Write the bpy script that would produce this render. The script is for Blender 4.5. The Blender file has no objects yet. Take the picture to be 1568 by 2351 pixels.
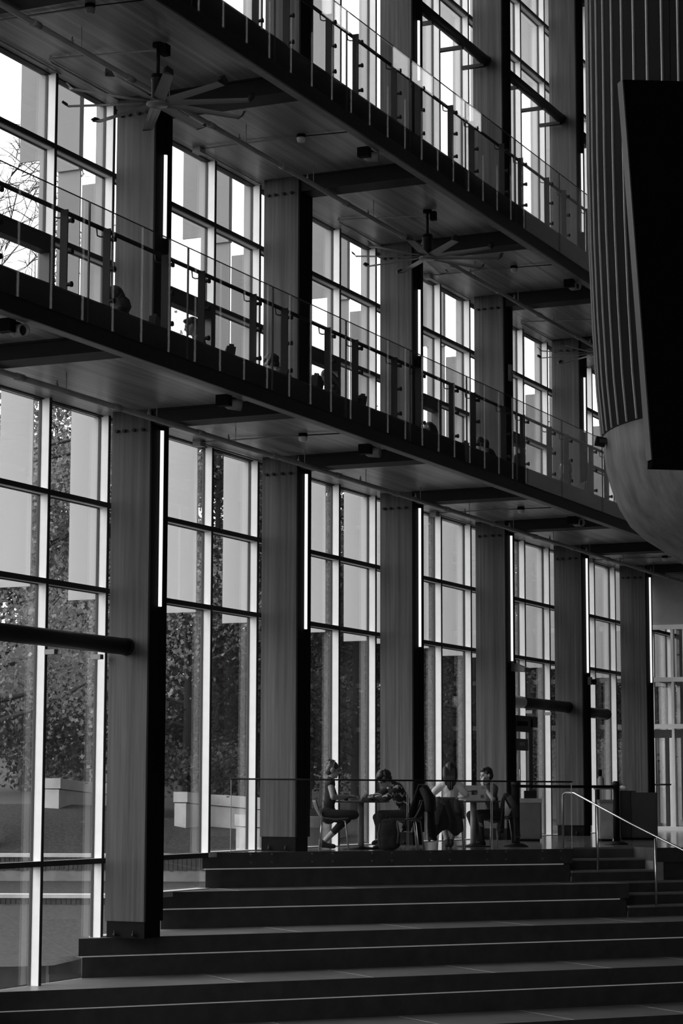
import bpy, bmesh, math, random
import numpy as np
from mathutils import Vector, Matrix, noise as mnoise

# ------------------------------------------------------------------ camera, sky, exposure
S = bpy.context.scene
COL = S.collection
FPX = 5050.0
CAM = Vector((13.636, -23.762, 0.84))
_y = Vector((3140 - 784, 1822 - 1175.5, FPX)).normalized()
_u = Vector((880 - 784, -38600 - 1175.5, FPX)).normalized()
_z = (_u - _y * _u.dot(_y)).normalized()
_x = _y.cross(_z)
RIGHT = Vector((_x[0], _y[0], _z[0]))
DOWN = Vector((_x[1], _y[1], _z[1]))
FWD = Vector((_x[2], _y[2], _z[2]))
cam_d = bpy.data.cameras.new('camera')
cam = bpy.data.objects.new('camera', cam_d)
COL.objects.link(cam)
m3 = Matrix((RIGHT, -DOWN, -FWD)).transposed()
cam.matrix_world = Matrix.Translation(CAM) @ m3.to_4x4()
cam_d.sensor_fit = 'VERTICAL'
cam_d.sensor_height = 36.0
cam_d.sensor_width = 24.0
cam_d.lens = FPX * 36.0 / 2351.0
cam_d.clip_end = 500
S.camera = cam

W = bpy.data.worlds.new('world')
S.world = W
W.use_nodes = True
wn = W.node_tree
wn.nodes.clear()
wo = wn.nodes.new('ShaderNodeOutputWorld')
wb = wn.nodes.new('ShaderNodeBackground')
wt = wn.nodes.new('ShaderNodeTexCoord')
wnz = wn.nodes.new('ShaderNodeTexNoise')
wnz.inputs['Scale'].default_value = 1.6
wnz.inputs['Detail'].default_value = 3
wr = wn.nodes.new('ShaderNodeMapRange')
wr.inputs['From Min'].default_value = 0.3
wr.inputs['From Max'].default_value = 0.7
wr.inputs['To Min'].default_value = 0.88
wr.inputs['To Max'].default_value = 1.0
wn.links.new(wt.outputs['Generated'], wnz.inputs['Vector'])
wn.links.new(wnz.outputs['Fac'], wr.inputs['Value'])
wn.links.new(wr.outputs['Result'], wb.inputs['Color'])
wb.inputs['Strength'].default_value = 2.6          # overcast sky
wn.links.new(wb.outputs['Background'], wo.inputs['Surface'])

S.view_settings.view_transform = 'Standard'
S.view_settings.look = 'None'
S.view_settings.gamma = 1.0
S.view_settings.use_curve_mapping = False
S.view_settings.exposure = 0.0

RND = random.Random(7)
# the brighter southern part of the cloud cover, a very soft sun
sd = bpy.data.lights.new('cloud_sun', 'SUN'); sd.energy = 3.2; sd.angle = math.radians(70)
so = bpy.data.objects.new('cloud_sun', sd); COL.objects.link(so)
so.rotation_euler = Vector((0.62, 0.62, -0.55)).to_track_quat('-Z', 'Y').to_euler()

def spot(px, D):
    """point on plan at camera depth D under picture column px"""
    er = Vector((RIGHT.x, RIGHT.y)).normalized()
    ed = Vector((FWD.x, FWD.y)).normalized()
    r = (px - 784) / FPX * D
    p = Vector((CAM.x, CAM.y)) + er * r + ed * D
    return p
ER = Vector((RIGHT.x, RIGHT.y, 0)).normalized()
ED = Vector((FWD.x, FWD.y, 0)).normalized()
VIEW_ANG = math.atan2(ER.y, ER.x)      # direction of picture-right on plan

# ------------------------------------------------------------------ materials
def nodes_of(name):
    m = bpy.data.materials.new(name)
    m.use_nodes = True
    nt = m.node_tree
    b = nt.nodes['Principled BSDF']
    return m, nt, b

def g(v):
    return (v, v, v, 1)

def plain(name, v, rough=0.6, metal=0.0, var=0.12, scale=6.0, spec=0.5):
    m, nt, b = nodes_of(name)
    tc = nt.nodes.new('ShaderNodeTexCoord')
    nz = nt.nodes.new('ShaderNodeTexNoise')
    nz.inputs['Scale'].default_value = scale
    nz.inputs['Detail'].default_value = 4
    mr = nt.nodes.new('ShaderNodeMapRange')
    mr.inputs['From Min'].default_value = 0.3
    mr.inputs['From Max'].default_value = 0.7
    mr.inputs['To Min'].default_value = v * (1 - var)
    mr.inputs['To Max'].default_value = v * (1 + var)
    nt.links.new(tc.outputs['Object'], nz.inputs['Vector'])
    nt.links.new(nz.outputs['Fac'], mr.inputs['Value'])
    nt.links.new(mr.outputs['Result'], b.inputs['Base Color'])
    b.inputs['Roughness'].default_value = rough
    b.inputs['Metallic'].default_value = metal
    b.inputs['Specular IOR Level'].default_value = spec
    return m

def wood(name, v, band, axis, stretch, rough=0.5, bvar=0.2, gvar=0.3, groove=0.0, spec=0.4):
    """boards side by side along `axis`, grain stretched by `stretch` (x,y,z scales)"""
    m, nt, b = nodes_of(name)
    L = nt.links
    tc = nt.nodes.new('ShaderNodeTexCoord')
    oi = nt.nodes.new('ShaderNodeObjectInfo')
    sc = nt.nodes.new('ShaderNodeVectorMath'); sc.operation = 'SCALE'
    L.new(oi.outputs['Location'], sc.inputs[0]); sc.inputs['Scale'].default_value = 1.37
    add = nt.nodes.new('ShaderNodeVectorMath'); add.operation = 'ADD'
    L.new(tc.outputs['Object'], add.inputs[0]); L.new(sc.outputs[0], add.inputs[1])
    mul = nt.nodes.new('ShaderNodeVectorMath'); mul.operation = 'MULTIPLY'
    L.new(add.outputs[0], mul.inputs[0]); mul.inputs[1].default_value = stretch
    nz = nt.nodes.new('ShaderNodeTexNoise'); nz.inputs['Scale'].default_value = 1.0
    nz.inputs['Detail'].default_value = 5; nz.inputs['Roughness'].default_value = 0.65
    L.new(mul.outputs[0], nz.inputs['Vector'])
    sp = nt.nodes.new('ShaderNodeSeparateXYZ'); L.new(tc.outputs['Object'], sp.inputs[0])
    dv = nt.nodes.new('ShaderNodeMath'); dv.operation = 'DIVIDE'
    L.new(sp.outputs[axis], dv.inputs[0]); dv.inputs[1].default_value = band
    fl = nt.nodes.new('ShaderNodeMath'); fl.operation = 'FLOOR'; L.new(dv.outputs[0], fl.inputs[0])
    ad2 = nt.nodes.new('ShaderNodeMath'); ad2.operation = 'ADD'
    L.new(fl.outputs[0], ad2.inputs[0]); L.new(oi.outputs['Random'], ad2.inputs[1])
    wn_ = nt.nodes.new('ShaderNodeTexWhiteNoise'); wn_.noise_dimensions = '1D'
    L.new(ad2.outputs[0], wn_.inputs['W'])
    r1 = nt.nodes.new('ShaderNodeMapRange'); r1.inputs['To Min'].default_value = 1 - bvar; r1.inputs['To Max'].default_value = 1 + bvar
    L.new(wn_.outputs['Value'], r1.inputs['Value'])
    r2 = nt.nodes.new('ShaderNodeMapRange'); r2.inputs['From Min'].default_value = .3; r2.inputs['From Max'].default_value = .7
    r2.inputs['To Min'].default_value = v * (1 - gvar); r2.inputs['To Max'].default_value = v * (1 + gvar)
    L.new(nz.outputs['Fac'], r2.inputs['Value'])
    pr = nt.nodes.new('ShaderNodeMath'); pr.operation = 'MULTIPLY'
    L.new(r1.outputs['Result'], pr.inputs[0]); L.new(r2.outputs['Result'], pr.inputs[1])
    last = pr.outputs[0]
    if groove > 0:
        fr = nt.nodes.new('ShaderNodeMath'); fr.operation = 'FRACT'; L.new(dv.outputs[0], fr.inputs[0])
        lt = nt.nodes.new('ShaderNodeMath'); lt.operation = 'GREATER_THAN'; L.new(fr.outputs[0], lt.inputs[0]); lt.inputs[1].default_value = groove
        r3 = nt.nodes.new('ShaderNodeMapRange'); r3.inputs['To Min'].default_value = .45; L.new(lt.outputs[0], r3.inputs['Value'])
        p2 = nt.nodes.new('ShaderNodeMath'); p2.operation = 'MULTIPLY'
        L.new(last, p2.inputs[0]); L.new(r3.outputs['Result'], p2.inputs[1]); last = p2.outputs[0]
    L.new(last, b.inputs['Base Color'])
    b.inputs['Roughness'].default_value = rough
    b.inputs['Specular IOR Level'].default_value = spec
    return m

def glass(name, base=0.04, tint=0.93):
    m = bpy.data.materials.new(name); m.use_nodes = True
    nt = m.node_tree; nt.nodes.clear(); L = nt.links
    out = nt.nodes.new('ShaderNodeOutputMaterial')
    geo = nt.nodes.new('ShaderNodeNewGeometry')
    dot = nt.nodes.new('ShaderNodeVectorMath'); dot.operation = 'DOT_PRODUCT'
    L.new(geo.outputs['Normal'], dot.inputs[0]); L.new(geo.outputs['Incoming'], dot.inputs[1])
    ab = nt.nodes.new('ShaderNodeMath'); ab.operation = 'ABSOLUTE'; L.new(dot.outputs['Value'], ab.inputs[0])
    om = nt.nodes.new('ShaderNodeMath'); om.operation = 'SUBTRACT'; om.inputs[0].default_value = 1.0; L.new(ab.outputs[0], om.inputs[1])
    pw = nt.nodes.new('ShaderNodeMath'); pw.operation = 'POWER'; L.new(om.outputs[0], pw.inputs[0]); pw.inputs[1].default_value = 5
    ml = nt.nodes.new('ShaderNodeMath'); ml.operation = 'MULTIPLY_ADD'; L.new(pw.outputs[0], ml.inputs[0]); ml.inputs[1].default_value = 1 - base; ml.inputs[2].default_value = base
    tr = nt.nodes.new('ShaderNodeBsdfTransparent'); tr.inputs['Color'].default_value = g(tint)
    gl = nt.nodes.new('ShaderNodeBsdfGlossy'); gl.inputs['Roughness'].default_value = 0.0; gl.inputs['Color'].default_value = g(1)
    mx = nt.nodes.new('ShaderNodeMixShader')
    L.new(ml.outputs[0], mx.inputs['Fac']); L.new(tr.outputs[0], mx.inputs[1]); L.new(gl.outputs[0], mx.inputs[2])
    L.new(mx.outputs[0], out.inputs['Surface'])
    return m

def lamp_mat(name, v, strength):
    m, nt, b = nodes_of(name)
    b.inputs['Base Color'].default_value = g(0.8)
    b.inputs['Emission Color'].default_value = g(v)
    b.inputs['Emission Strength'].default_value = strength
    return m

def translucent(name, v, tr=0.5):
    m, nt, b = nodes_of(name)
    L = nt.links
    b.inputs['Base Color'].default_value = g(v); b.inputs['Roughness'].default_value = .6
    t = nt.nodes.new('ShaderNodeBsdfTranslucent'); t.inputs['Color'].default_value = g(v)
    mx = nt.nodes.new('ShaderNodeMixShader'); mx.inputs['Fac'].default_value = tr
    out = nt.nodes['Material Output']
    L.new(b.outputs[0], mx.inputs[1]); L.new(t.outputs[0], mx.inputs[2]); L.new(mx.outputs[0], out.inputs['Surface'])
    return m

M = {}
M['column'] = wood('glulam column wood', 0.052, 0.032, 0, (16, 16, 0.5), rough=0.6, bvar=0.26, gvar=0.5)
M['soffit'] = wood('stained soffit boards', 0.27, 0.07, 0, (14, 0.5, 14), rough=0.36, bvar=0.3, gvar=0.3, groove=0.06, spec=0.5)
M['drumwood'] = wood('curved plywood shell', 0.115, 0.35, 0, (5, 5, 0.6), rough=0.6, bvar=0.06, gvar=0.45)
M['steel'] = plain('dark painted steel', 0.010, 0.5, spec=0.2)
M['black'] = plain('black channel', 0.004, 0.7, spec=0.1)
M['fascia'] = plain('dark fascia steel', 0.012, 0.45, spec=0.2)
M['beam'] = plain('black primed beam', 0.014, 0.6, spec=0.2)
M['flange'] = plain('grey beam flange', 0.22, 0.5)
M['pipe'] = plain('painted grey pipe', 0.28, 0.45)
M['tube'] = plain('dark round strut', 0.016, 0.45, spec=0.2)
M['mullion'] = plain('white mullion paint', 0.88, 0.45, var=0.03)
M['mullion_edge'] = plain('dark mullion cap', 0.022, 0.5)
M['gasket'] = plain('black gasket', 0.015, 0.6)
M['transom_under'] = plain('grey transom body', 0.8, 0.5, var=0.05)
M['sash'] = plain('dark window sash', 0.035, 0.45)
M['glass'] = glass('window glass', 0.05, 0.95)
M['railglass'] = glass('railing glass', 0.05, 0.95)
M['slotglass'] = glass('tinted slot glass', 0.05, 0.55)
M['gedge'] = plain('glass edge', 0.02, 0.3)
M['fin'] = translucent('frosted sunshade fin', 0.62, 0.45)
M['fin_shaded'] = translucent('shaded sunshade fin', 0.34, 0.3)  # same frosted fin, with the middle floor's shade put into a darker colour
M['concrete'] = plain('pale concrete', 0.5, 0.8, var=0.15, scale=3)
M['concrete_in'] = plain('interior concrete', 0.2, 0.7, var=0.25, scale=4)
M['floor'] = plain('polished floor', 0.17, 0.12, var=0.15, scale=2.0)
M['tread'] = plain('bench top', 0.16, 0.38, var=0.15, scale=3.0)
M['riser'] = plain('bench front', 0.03, 0.6, var=0.3, scale=5.0)
M['joint'] = plain('joint strip', 0.5, 0.4)
M['led'] = lamp_mat('column light tube', 1.0, 0.9)
M['under'] = lamp_mat('under nosing strip', 1.0, 0.075)
M['wall'] = plain('white plaster', 0.30, 0.8, var=0.06)
M['darkwall'] = plain('dark interior wall', 0.035, 0.8)
M['ceil'] = plain('dark ceiling', 0.06, 0.8)
M['fan'] = plain('fan blade alloy', 0.20, 0.35, var=0.05)
M['fanblack'] = plain('fan winglet', 0.01, 0.4)
M['chrome'] = plain('brushed steel', 0.62, 0.28, 1.0, var=0.05)
M['blackbox'] = plain('matte black screen', 0.0015, 0.9, spec=0.03)
M['blacktrim'] = plain('screen side strip', 0.035, 0.5)
M['slatdark'] = plain('dark drum board', 0.006, 0.8, spec=0.08)
M['slatline'] = plain('pale drum batten', 0.32, 0.6)
M['grass'] = plain('lawn', 0.03, 0.95, var=0.7, scale=18)
M['leaf_dark'] = translucent('dark leaf', 0.055, 0.3)
M['leaf_mid'] = translucent('green leaf', 0.12, 0.35)
M['leaf_pale'] = translucent('pale maple leaf', 0.30, 0.35)
M['bark'] = plain('tree bark', 0.05, 0.9)
M['brick'] = plain('dark brick', 0.05, 0.9, var=0.3)
M['deck'] = plain('pale deck slat', 0.5, 0.7)
M['skin'] = plain('skin', 0.34, 0.5, var=0.04)
M['skin2'] = plain('darker skin', 0.22, 0.5, var=0.04)
M['hair'] = plain('dark hair', 0.018, 0.45, var=0.4, scale=40)
M['hairb'] = plain('brown hair', 0.05, 0.45, var=0.5, scale=60)
M['cloth_k'] = plain('black cloth', 0.012, 0.9, var=0.3, scale=20)
M['cloth_d'] = plain('charcoal cloth', 0.035, 0.9, var=0.25, scale=20)
M['cloth_m'] = plain('grey cloth', 0.10, 0.9, var=0.2, scale=20)
M['cloth_l'] = plain('white cloth', 0.78, 0.9, var=0.08, scale=20)
M['table'] = plain('dark table top', 0.05, 0.3)
M['seat'] = plain('moulded chair shell', 0.12, 0.4)
M['seatd'] = plain('dark chair shell', 0.03, 0.4)
M['laptop'] = plain('pale laptop shell', 0.38, 0.35)
M['bin'] = plain('grey bin body', 0.09, 0.5)
M['bind'] = plain('dark cabinet', 0.02, 0.5)
M['white'] = plain('white plastic', 0.6, 0.4)

# ------------------------------------------------------------------ mesh helpers
_cache = {}
def link(o, parent=None):
    COL.objects.link(o)
    if parent is not None:
        o.parent = parent
    return o

def box_mesh(dims, mat, bevel=0.0):
    key = (tuple(round(d, 4) for d in dims), mat, round(bevel, 4))
    if key in _cache:
        return _cache[key]
    x, y, z = dims[0] / 2, dims[1] / 2, dims[2] / 2
    v = [(-x, -y, -z), (x, -y, -z), (x, y, -z), (-x, y, -z), (-x, -y, z), (x, -y, z), (x, y, z), (-x, y, z)]
    f = [(0, 3, 2, 1), (4, 5, 6, 7), (0, 1, 5, 4), (1, 2, 6, 5), (2, 3, 7, 6), (3, 0, 4, 7)]
    me = bpy.data.meshes.new('box')
    me.from_pydata(v, [], f)
    if bevel > 0:
        bm = bmesh.new(); bm.from_mesh(me)
        bmesh.ops.bevel(bm, geom=bm.edges[:], offset=bevel, segments=2, affect='EDGES')
        bm.to_mesh(me); bm.free()
    me.materials.append(M[mat])
    _cache[key] = me
    return me

def box(name, lo, hi, mat, parent=None, bevel=0.0, rotz=0.0):
    lo = Vector(lo); hi = Vector(hi)
    o = bpy.data.objects.new(name, box_mesh(hi - lo, mat, bevel))
    o.location = (lo + hi) / 2
    o.rotation_euler = (0, 0, rotz)
    link(o, parent)
    return o

def cbox(name, c, dims, mat, parent=None, rot=(0, 0, 0), bevel=0.0):
    o = bpy.data.objects.new(name, box_mesh(dims, mat, bevel))
    o.location = c
    o.rotation_euler = rot
    return link(o, parent)

def mesh_obj(name, verts, faces, mat, parent=None, smooth=False, mats=None, midx=None):
    me = bpy.data.meshes.new(name)
    me.from_pydata([tuple(v) for v in verts], [], faces)
    if mats:
        for mm in mats: me.materials.append(M[mm])
        if midx: me.polygons.foreach_set('material_index', midx)
    else:
        me.materials.append(M[mat])
    if smooth:
        me.polygons.foreach_set('use_smooth', [True] * len(me.polygons))
    me.update()
    o = bpy.data.objects.new(name, me)
    return link(o, parent)

def tube_geo(path, radii, seg=10, caps=True):
    """verts, faces of a tube along path (list of points) with radius per point"""
    pts = [Vector(p) for p in path]
    if not isinstance(radii, (list, tuple)): radii = [radii] * len(pts)
    V = []; F = []
    prev = None
    for i, p in enumerate(pts):
        if i == 0: t = pts[1] - pts[0]
        elif i == len(pts) - 1: t = pts[-1] - pts[-2]
        else: t = (pts[i + 1] - pts[i]).normalized() + (pts[i] - pts[i - 1]).normalized()
        t.normalize()
        if prev is None:
            a = Vector((0, 0, 1)) if abs(t.z) < .9 else Vector((1, 0, 0))
            n = t.cross(a).normalized()
        else:
            n = (prev - t * prev.dot(t)).normalized()
        prev = n
        b = t.cross(n)
        for k in range(seg):
            an = 2 * math.pi * k / seg
            V.append(p + (n * math.cos(an) + b * math.sin(an)) * radii[i])
    for i in range(len(pts) - 1):
        for k in range(seg):
            a = i * seg + k; b2 = i * seg + (k + 1) % seg
            F.append((a, b2, b2 + seg, a + seg))
    if caps:
        F.append(tuple(reversed(range(seg))))
        F.append(tuple((len(pts) - 1) * seg + k for k in range(seg)))
    return V, F

def tube(name, path, r, mat, parent=None, seg=10, smooth=True):
    V, F = tube_geo(path, r, seg)
    o = mesh_obj(name, V, F, mat, parent, smooth=False)
    if smooth:
        for p in o.data.polygons:
            if len(p.vertices) == 4: p.use_smooth = True
    return o

def lathe(name, prof, mat, loc, parent=None, seg=24, smooth=True):
    V = []; F = []
    n = len(prof)
    for r, z in prof:
        for k in range(seg):
            a = 2 * math.pi * k / seg
            V.append((r * math.cos(a), r * math.sin(a), z))
    for i in range(n - 1):
        for k in range(seg):
            a = i * seg + k; b = i * seg + (k + 1) % seg
            F.append((a, b, b + seg, a + seg))
    F.append(tuple(reversed(range(seg)))); F.append(tuple((n - 1) * seg + k for k in range(seg)))
    o = mesh_obj(name, V, F, mat, parent, smooth=False)
    if smooth:
        for p in o.data.polygons:
            if len(p.vertices) == 4: p.use_smooth = True
    o.location = loc
    return o

def prism(name, pts, z0, z1, mat, parent=None):
    n = len(pts)
    V = [(p[0], p[1], z0) for p in pts] + [(p[0], p[1], z1) for p in pts]
    F = [tuple(reversed(range(n))), tuple(range(n, 2 * n))]
    for i in range(n):
        j = (i + 1) % n
        F.append((i, j, j + n, i + n))
    return mesh_obj(name, V, F, mat, parent)

def empty(name, loc=(0, 0, 0), rotz=0.0):
    o = bpy.data.objects.new(name, None)
    o.location = loc; o.rotation_euler = (0, 0, rotz)
    o.empty_display_size = .1
    return link(o)

def tag(o, label=None, cat=None, group=None, kind=None):
    if label: o['label'] = label
    if cat: o['category'] = cat
    if group: o['group'] = group
    if kind: o['kind'] = kind
    return o

def struct(o, label=None):
    o['kind'] = 'structure'
    if label: o['label'] = label
    return o

def copy_tree(o, parent=None):
    c = o.copy(); link(c)
    c.parent = parent
    for ch in o.children:
        copy_tree(ch, c)
    return c

# ------------------------------------------------------------------ main dimensions
BAY = 4.2
CD, CW = 0.575, 0.43            # column depth (X) and width (Y)
GX = -0.875                     # glass plane
MX = -0.742                     # inner face of the mullions
L2F, L2B, L2S = 5.85, 5.41, 5.61     # upper floors: top, edge bottom, soffit
L3F, L3B, L3S = 9.99, 9.47, 9.72
XO = 1.98                       # outer edge of the walkways
TOPZ = 18.0
Y0, Y1 = -12.6, 29.4            # length of the facade that is built
ORD = ['first', 'second', 'third', 'fourth', 'fifth', 'sixth', 'seventh', 'eighth']

# ------------------------------------------------------------------ room shell
TU = Vector((0.629, 0.777, 0)); TN = Vector((0.777, -0.629, 0))   # along / out of the seating tiers
def tp(c, s, z=0.0):
    v = TN * c + TU * s
    return Vector((v.x, v.y, z))
TIER_C = [-2.6, -1.83, -0.6, 0.75, 2.05, 3.4]
TIER_Z = [0.0, -0.485, -0.97, -1.455, -1.94, -2.42]
TIER_END = [7.77, 8.25, 9.3, 10.6, 12.0, 14.0]
ZB = -3.4
SW = 1.5          # width of the stair flights

def line_at_x(c, X):      # point of the tier edge line at plan X
    return (X, (X * TN.x - c) / -TN.y)

HY = 70
# upper landing floor: from the tier edge back to the far end
pA = line_at_x(TIER_C[0], GX)
pB = tp(TIER_C[0], TIER_END[0])
pC = tp(TIER_C[0] - 0.62, TIER_END[0])
pD = tp(TIER_C[0] - 0.62, TIER_END[0] + SW)
pE = tp(TIER_C[0], TIER_END[0] + SW)
pF = tp(TIER_C[0], 22)
flo = prism('floor', [pA, (pB.x, pB.y), (pC.x, pC.y), (pD.x, pD.y), (pE.x, pE.y), (pF.x, pF.y), (21.6, HY), (GX, HY)], -0.2, 0.0, 'floor')
struct(flo, 'polished dark landing floor above the seating steps')

def tier(k):
    c, z = TIER_C[k], TIER_Z[k]
    zt = z; cb = TIER_C[k - 1] - .06
    z_low = TIER_Z[k + 1] if k + 1 < len(TIER_Z) else ZB
    send = TIER_END[k]
    root = struct(empty('floor_tier', (0, 0, 0)), 'dark stepped seating tier, ' + ['topmost edge under the landing', 'second from the top', 'third from the top', 'fourth from the top', 'fifth from the top', 'lowest in the picture'][k])
    def left(cc):
        return line_at_x(cc, GX + .01)
    def span(nm, c0, c1, s1, za, zb, mat, s0=None):
        a0 = left(c0) if s0 is None else tuple(tp(c0, s0).xy); a1 = left(c1) if s0 is None else tuple(tp(c1, s0).xy)
        e1 = tp(c1, s1); e0 = tp(c0, s1)
        return prism(nm, [a1, (e1.x, e1.y), (e0.x, e0.y), a0], za, zb, mat, root)
    if k > 0:
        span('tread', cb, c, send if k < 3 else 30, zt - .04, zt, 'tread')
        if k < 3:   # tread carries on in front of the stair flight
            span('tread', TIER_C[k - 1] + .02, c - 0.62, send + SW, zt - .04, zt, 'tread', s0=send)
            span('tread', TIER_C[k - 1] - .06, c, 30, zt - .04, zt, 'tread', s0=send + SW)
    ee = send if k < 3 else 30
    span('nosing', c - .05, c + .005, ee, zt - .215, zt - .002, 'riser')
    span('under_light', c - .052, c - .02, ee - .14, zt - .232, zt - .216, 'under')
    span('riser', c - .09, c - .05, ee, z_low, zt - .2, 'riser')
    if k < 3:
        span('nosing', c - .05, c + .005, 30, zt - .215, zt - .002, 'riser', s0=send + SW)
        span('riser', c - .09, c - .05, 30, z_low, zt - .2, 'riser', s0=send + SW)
        # end cheek of the cut for the stairs
        prism('cheek', [tuple(tp(c - .62, send - .05).xy), tuple(tp(c - .05, send - .05).xy), tuple(tp(c - .05, send).xy), tuple(tp(c - .62, send).xy)], z_low, zt - .045, 'riser', root)
    if k > 0:
        step = 1.75
        s = 2.2 + .35 * k - 4
        while s < (send if k < 3 else 12):
            a = tp(cb + .07, s); b = tp(c, s + .0)
            if a.x > GX and b.x > GX + .05:
                prism('joint_strip', [tuple(tp(cb + .07, s).xy), tuple(tp(c - .002, s).xy), tuple(tp(c - .002, s + .012).xy), tuple(tp(cb + .07, s + .012).xy)], zt, zt + .0015, 'joint', root)
            s += step
    return root
for k in range(6): tier(k)

# stair flights cut into the tiers, three risers each
for k in range(3):
    root = struct(empty('floor_stair', (0, 0, 0)), 'short flight of dark stairs cut into the ' + ['top', 'second', 'third'][k] + ' seating tier')
    zt, zn = TIER_Z[k], TIER_Z[k + 1]
    h = (zt - zn) / 3
    s0, s1 = TIER_END[k], TIER_END[k] + SW
    c = TIER_C[k]
    for j in range(3):
        ca = c - .62 + .31 * (j)
        zz = zt - h * j
        nx = ca + .31 + .02
        # riser under the edge at ca
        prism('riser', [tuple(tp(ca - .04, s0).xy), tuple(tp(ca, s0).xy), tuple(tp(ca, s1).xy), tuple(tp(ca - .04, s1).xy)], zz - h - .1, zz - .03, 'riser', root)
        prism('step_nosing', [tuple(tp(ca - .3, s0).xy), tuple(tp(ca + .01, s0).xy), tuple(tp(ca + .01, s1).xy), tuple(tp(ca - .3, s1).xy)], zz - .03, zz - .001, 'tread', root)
    prism('base_fill', [tuple(tp(c - .63, s0).xy), tuple(tp(c - .05, s0).xy), tuple(tp(c - .05, s1).xy), tuple(tp(c - .63, s1).xy)], zn - .3, zn - .05, 'riser', root)
    prism('cheek_wall', [tuple(tp(c - .66, s1).xy), tuple(tp(c + .004, s1).xy), tuple(tp(c + .004, s1 + .12).xy), tuple(tp(c - .66, s1 + .12).xy)], zn - .05, zt - .003, 'concrete_in', root)

struct(prism('floor_lower', [tuple(tp(2.2, -25).xy), tuple(tp(40, -25).xy), tuple(tp(40, 30).xy), tuple(tp(2.2, 30).xy)], ZB - .1, ZB, 'floor'), 'lower hall floor in front of the seating tiers')

HZ = 32.0
struct(box('ceiling', (-1.0, -34, HZ), (22, HY, HZ + .3), 'ceil'), 'dark roof deck high above the hall')
wr_ = struct(empty('wall_right', (21.6, 0, 0)), 'dark inner wall of the hall with slot windows and clerestory panes added for reflections')
box('wall', (0, -34, ZB), (.4, 14, HZ), 'darkwall', wr_)
box('wall', (0, 14, ZB), (.4, HY, 6.0), 'darkwall', wr_); box('wall', (0, 14, 26.4), (.03, HY, 27.3), 'darkwall', wr_); box('wall', (0, 14, 28.6), (.4, HY, HZ), 'darkwall', wr_)
yy = 14.0  # slot windows added so the walkway glass mirrors bright stripes
while yy < HY - .1:
    box('pier', (0, yy, 6.0), (.03, yy + 1.48, 26.4), 'darkwall', wr_); box('added_slot_pane', (.01, yy + 1.48, 6.0), (.02, yy + 1.6, 26.4), 'slotglass', wr_)
    yy += 1.6
CL = [(41.9, 44.2), (48.0, 51.9), (54.2, 57.0)]  # clerestory openings added where the top railing should mirror bright flares
edges = [14] + [q for c_ in CL for q in c_] + [HY]
for i_, (a_, b_) in enumerate(zip(edges[:-1], edges[1:])):
    if i_ % 2 == 0: box('pier', (0, a_, 27.3), (.03, b_, 28.6), 'darkwall', wr_)
    else:
        box('added_clerestory_pane', (.01, a_, 27.3), (.02, b_, 28.6), 'glass', wr_)
        box('added_clerestory_bar', (0, a_ + (b_ - a_) * .42, 27.3), (.03, a_ + (b_ - a_) * .46, 28.6), 'sash', wr_)
# unseen glazed end behind the viewer, added for fill light from the front
wb_ = struct(empty('wall_back_fill', (0, -34.0, 0)), 'unseen glazed end wall behind the viewer, added for front fill light')
box('sill_wall', (-1.0, -.3, ZB), (22, 0, -.5), 'darkwall', wb_); box('head_wall', (-1.0, -.3, 15.5), (22, 0, HZ), 'darkwall', wb_)
for i_ in range(11):
    x_ = -1.0 + 2.3 * i_
    box('mullion', (x_ - .08, -.25, -.5), (x_ + .08, 0, 15.5), 'sash', wb_)
    if i_ < 10:
        for z_ in (-.5, 3.5, 7.5, 11.5): box('pane', (x_ + .08, -.15, z_ + .05), (x_ + 2.22, -.14, z_ + 3.95), 'glass', wb_)
for z_ in (3.5, 7.5, 11.5): box('transom', (-1, -.2, z_ - .05), (22, -.02, z_ + .05), 'sash', wb_)
struct(box('wall_front', (-1.0, HY, ZB), (22, HY + .3, HZ), 'darkwall'), 'dark far end wall of the hall')
struct(box('wall_left_upper', (-1.25, -34, TOPZ), (-.8, HY, HZ), 'darkwall'), 'solid wall above the glazing')
struct(box('wall_left', (-1.25, -34, ZB), (-.8, Y0 + .2, TOPZ), 'darkwall'), 'solid wall before the glazed facade begins')
struct(box('wall_left_far', (-1.25, Y1 + .2, ZB), (-.8, HY, TOPZ), 'darkwall'), 'solid wall after the glazed facade ends')
struct(box('ceiling_roof_edge', (-1.4, Y0, 17.6), (-.75, Y1, TOPZ), 'darkwall'), 'roof edge above the glazing')

# ------------------------------------------------------------------ facade: windows bay by bay
def floor_at(y):
    """visible bottom of the glazing at facade position y"""
    if y > 3.0: return 0.0
    if y > 1.2: return TIER_Z[1]
    if y > -0.9: return TIER_Z[2]
    return TIER_Z[3] - .02
NB = int(round((Y1 - Y0) / BAY))
win_no = 0
def mull_y(b, j):        # b bay index from Y0, j 0..2
    return Y0 + .215 + b * BAY + j * 1.4

def place_name(b):
    k = b - int(round(-Y0 / BAY))     # bay between column k and column k+1 (0 = nearest column in view)
    if k < 0: return 'before the nearest column' if k == -1 else 'far before the nearest column'
    if k > 5: return 'beyond the sixth column'
    return 'between the %s and %s columns' % (ORD[k], ORD[k + 1])

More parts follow.
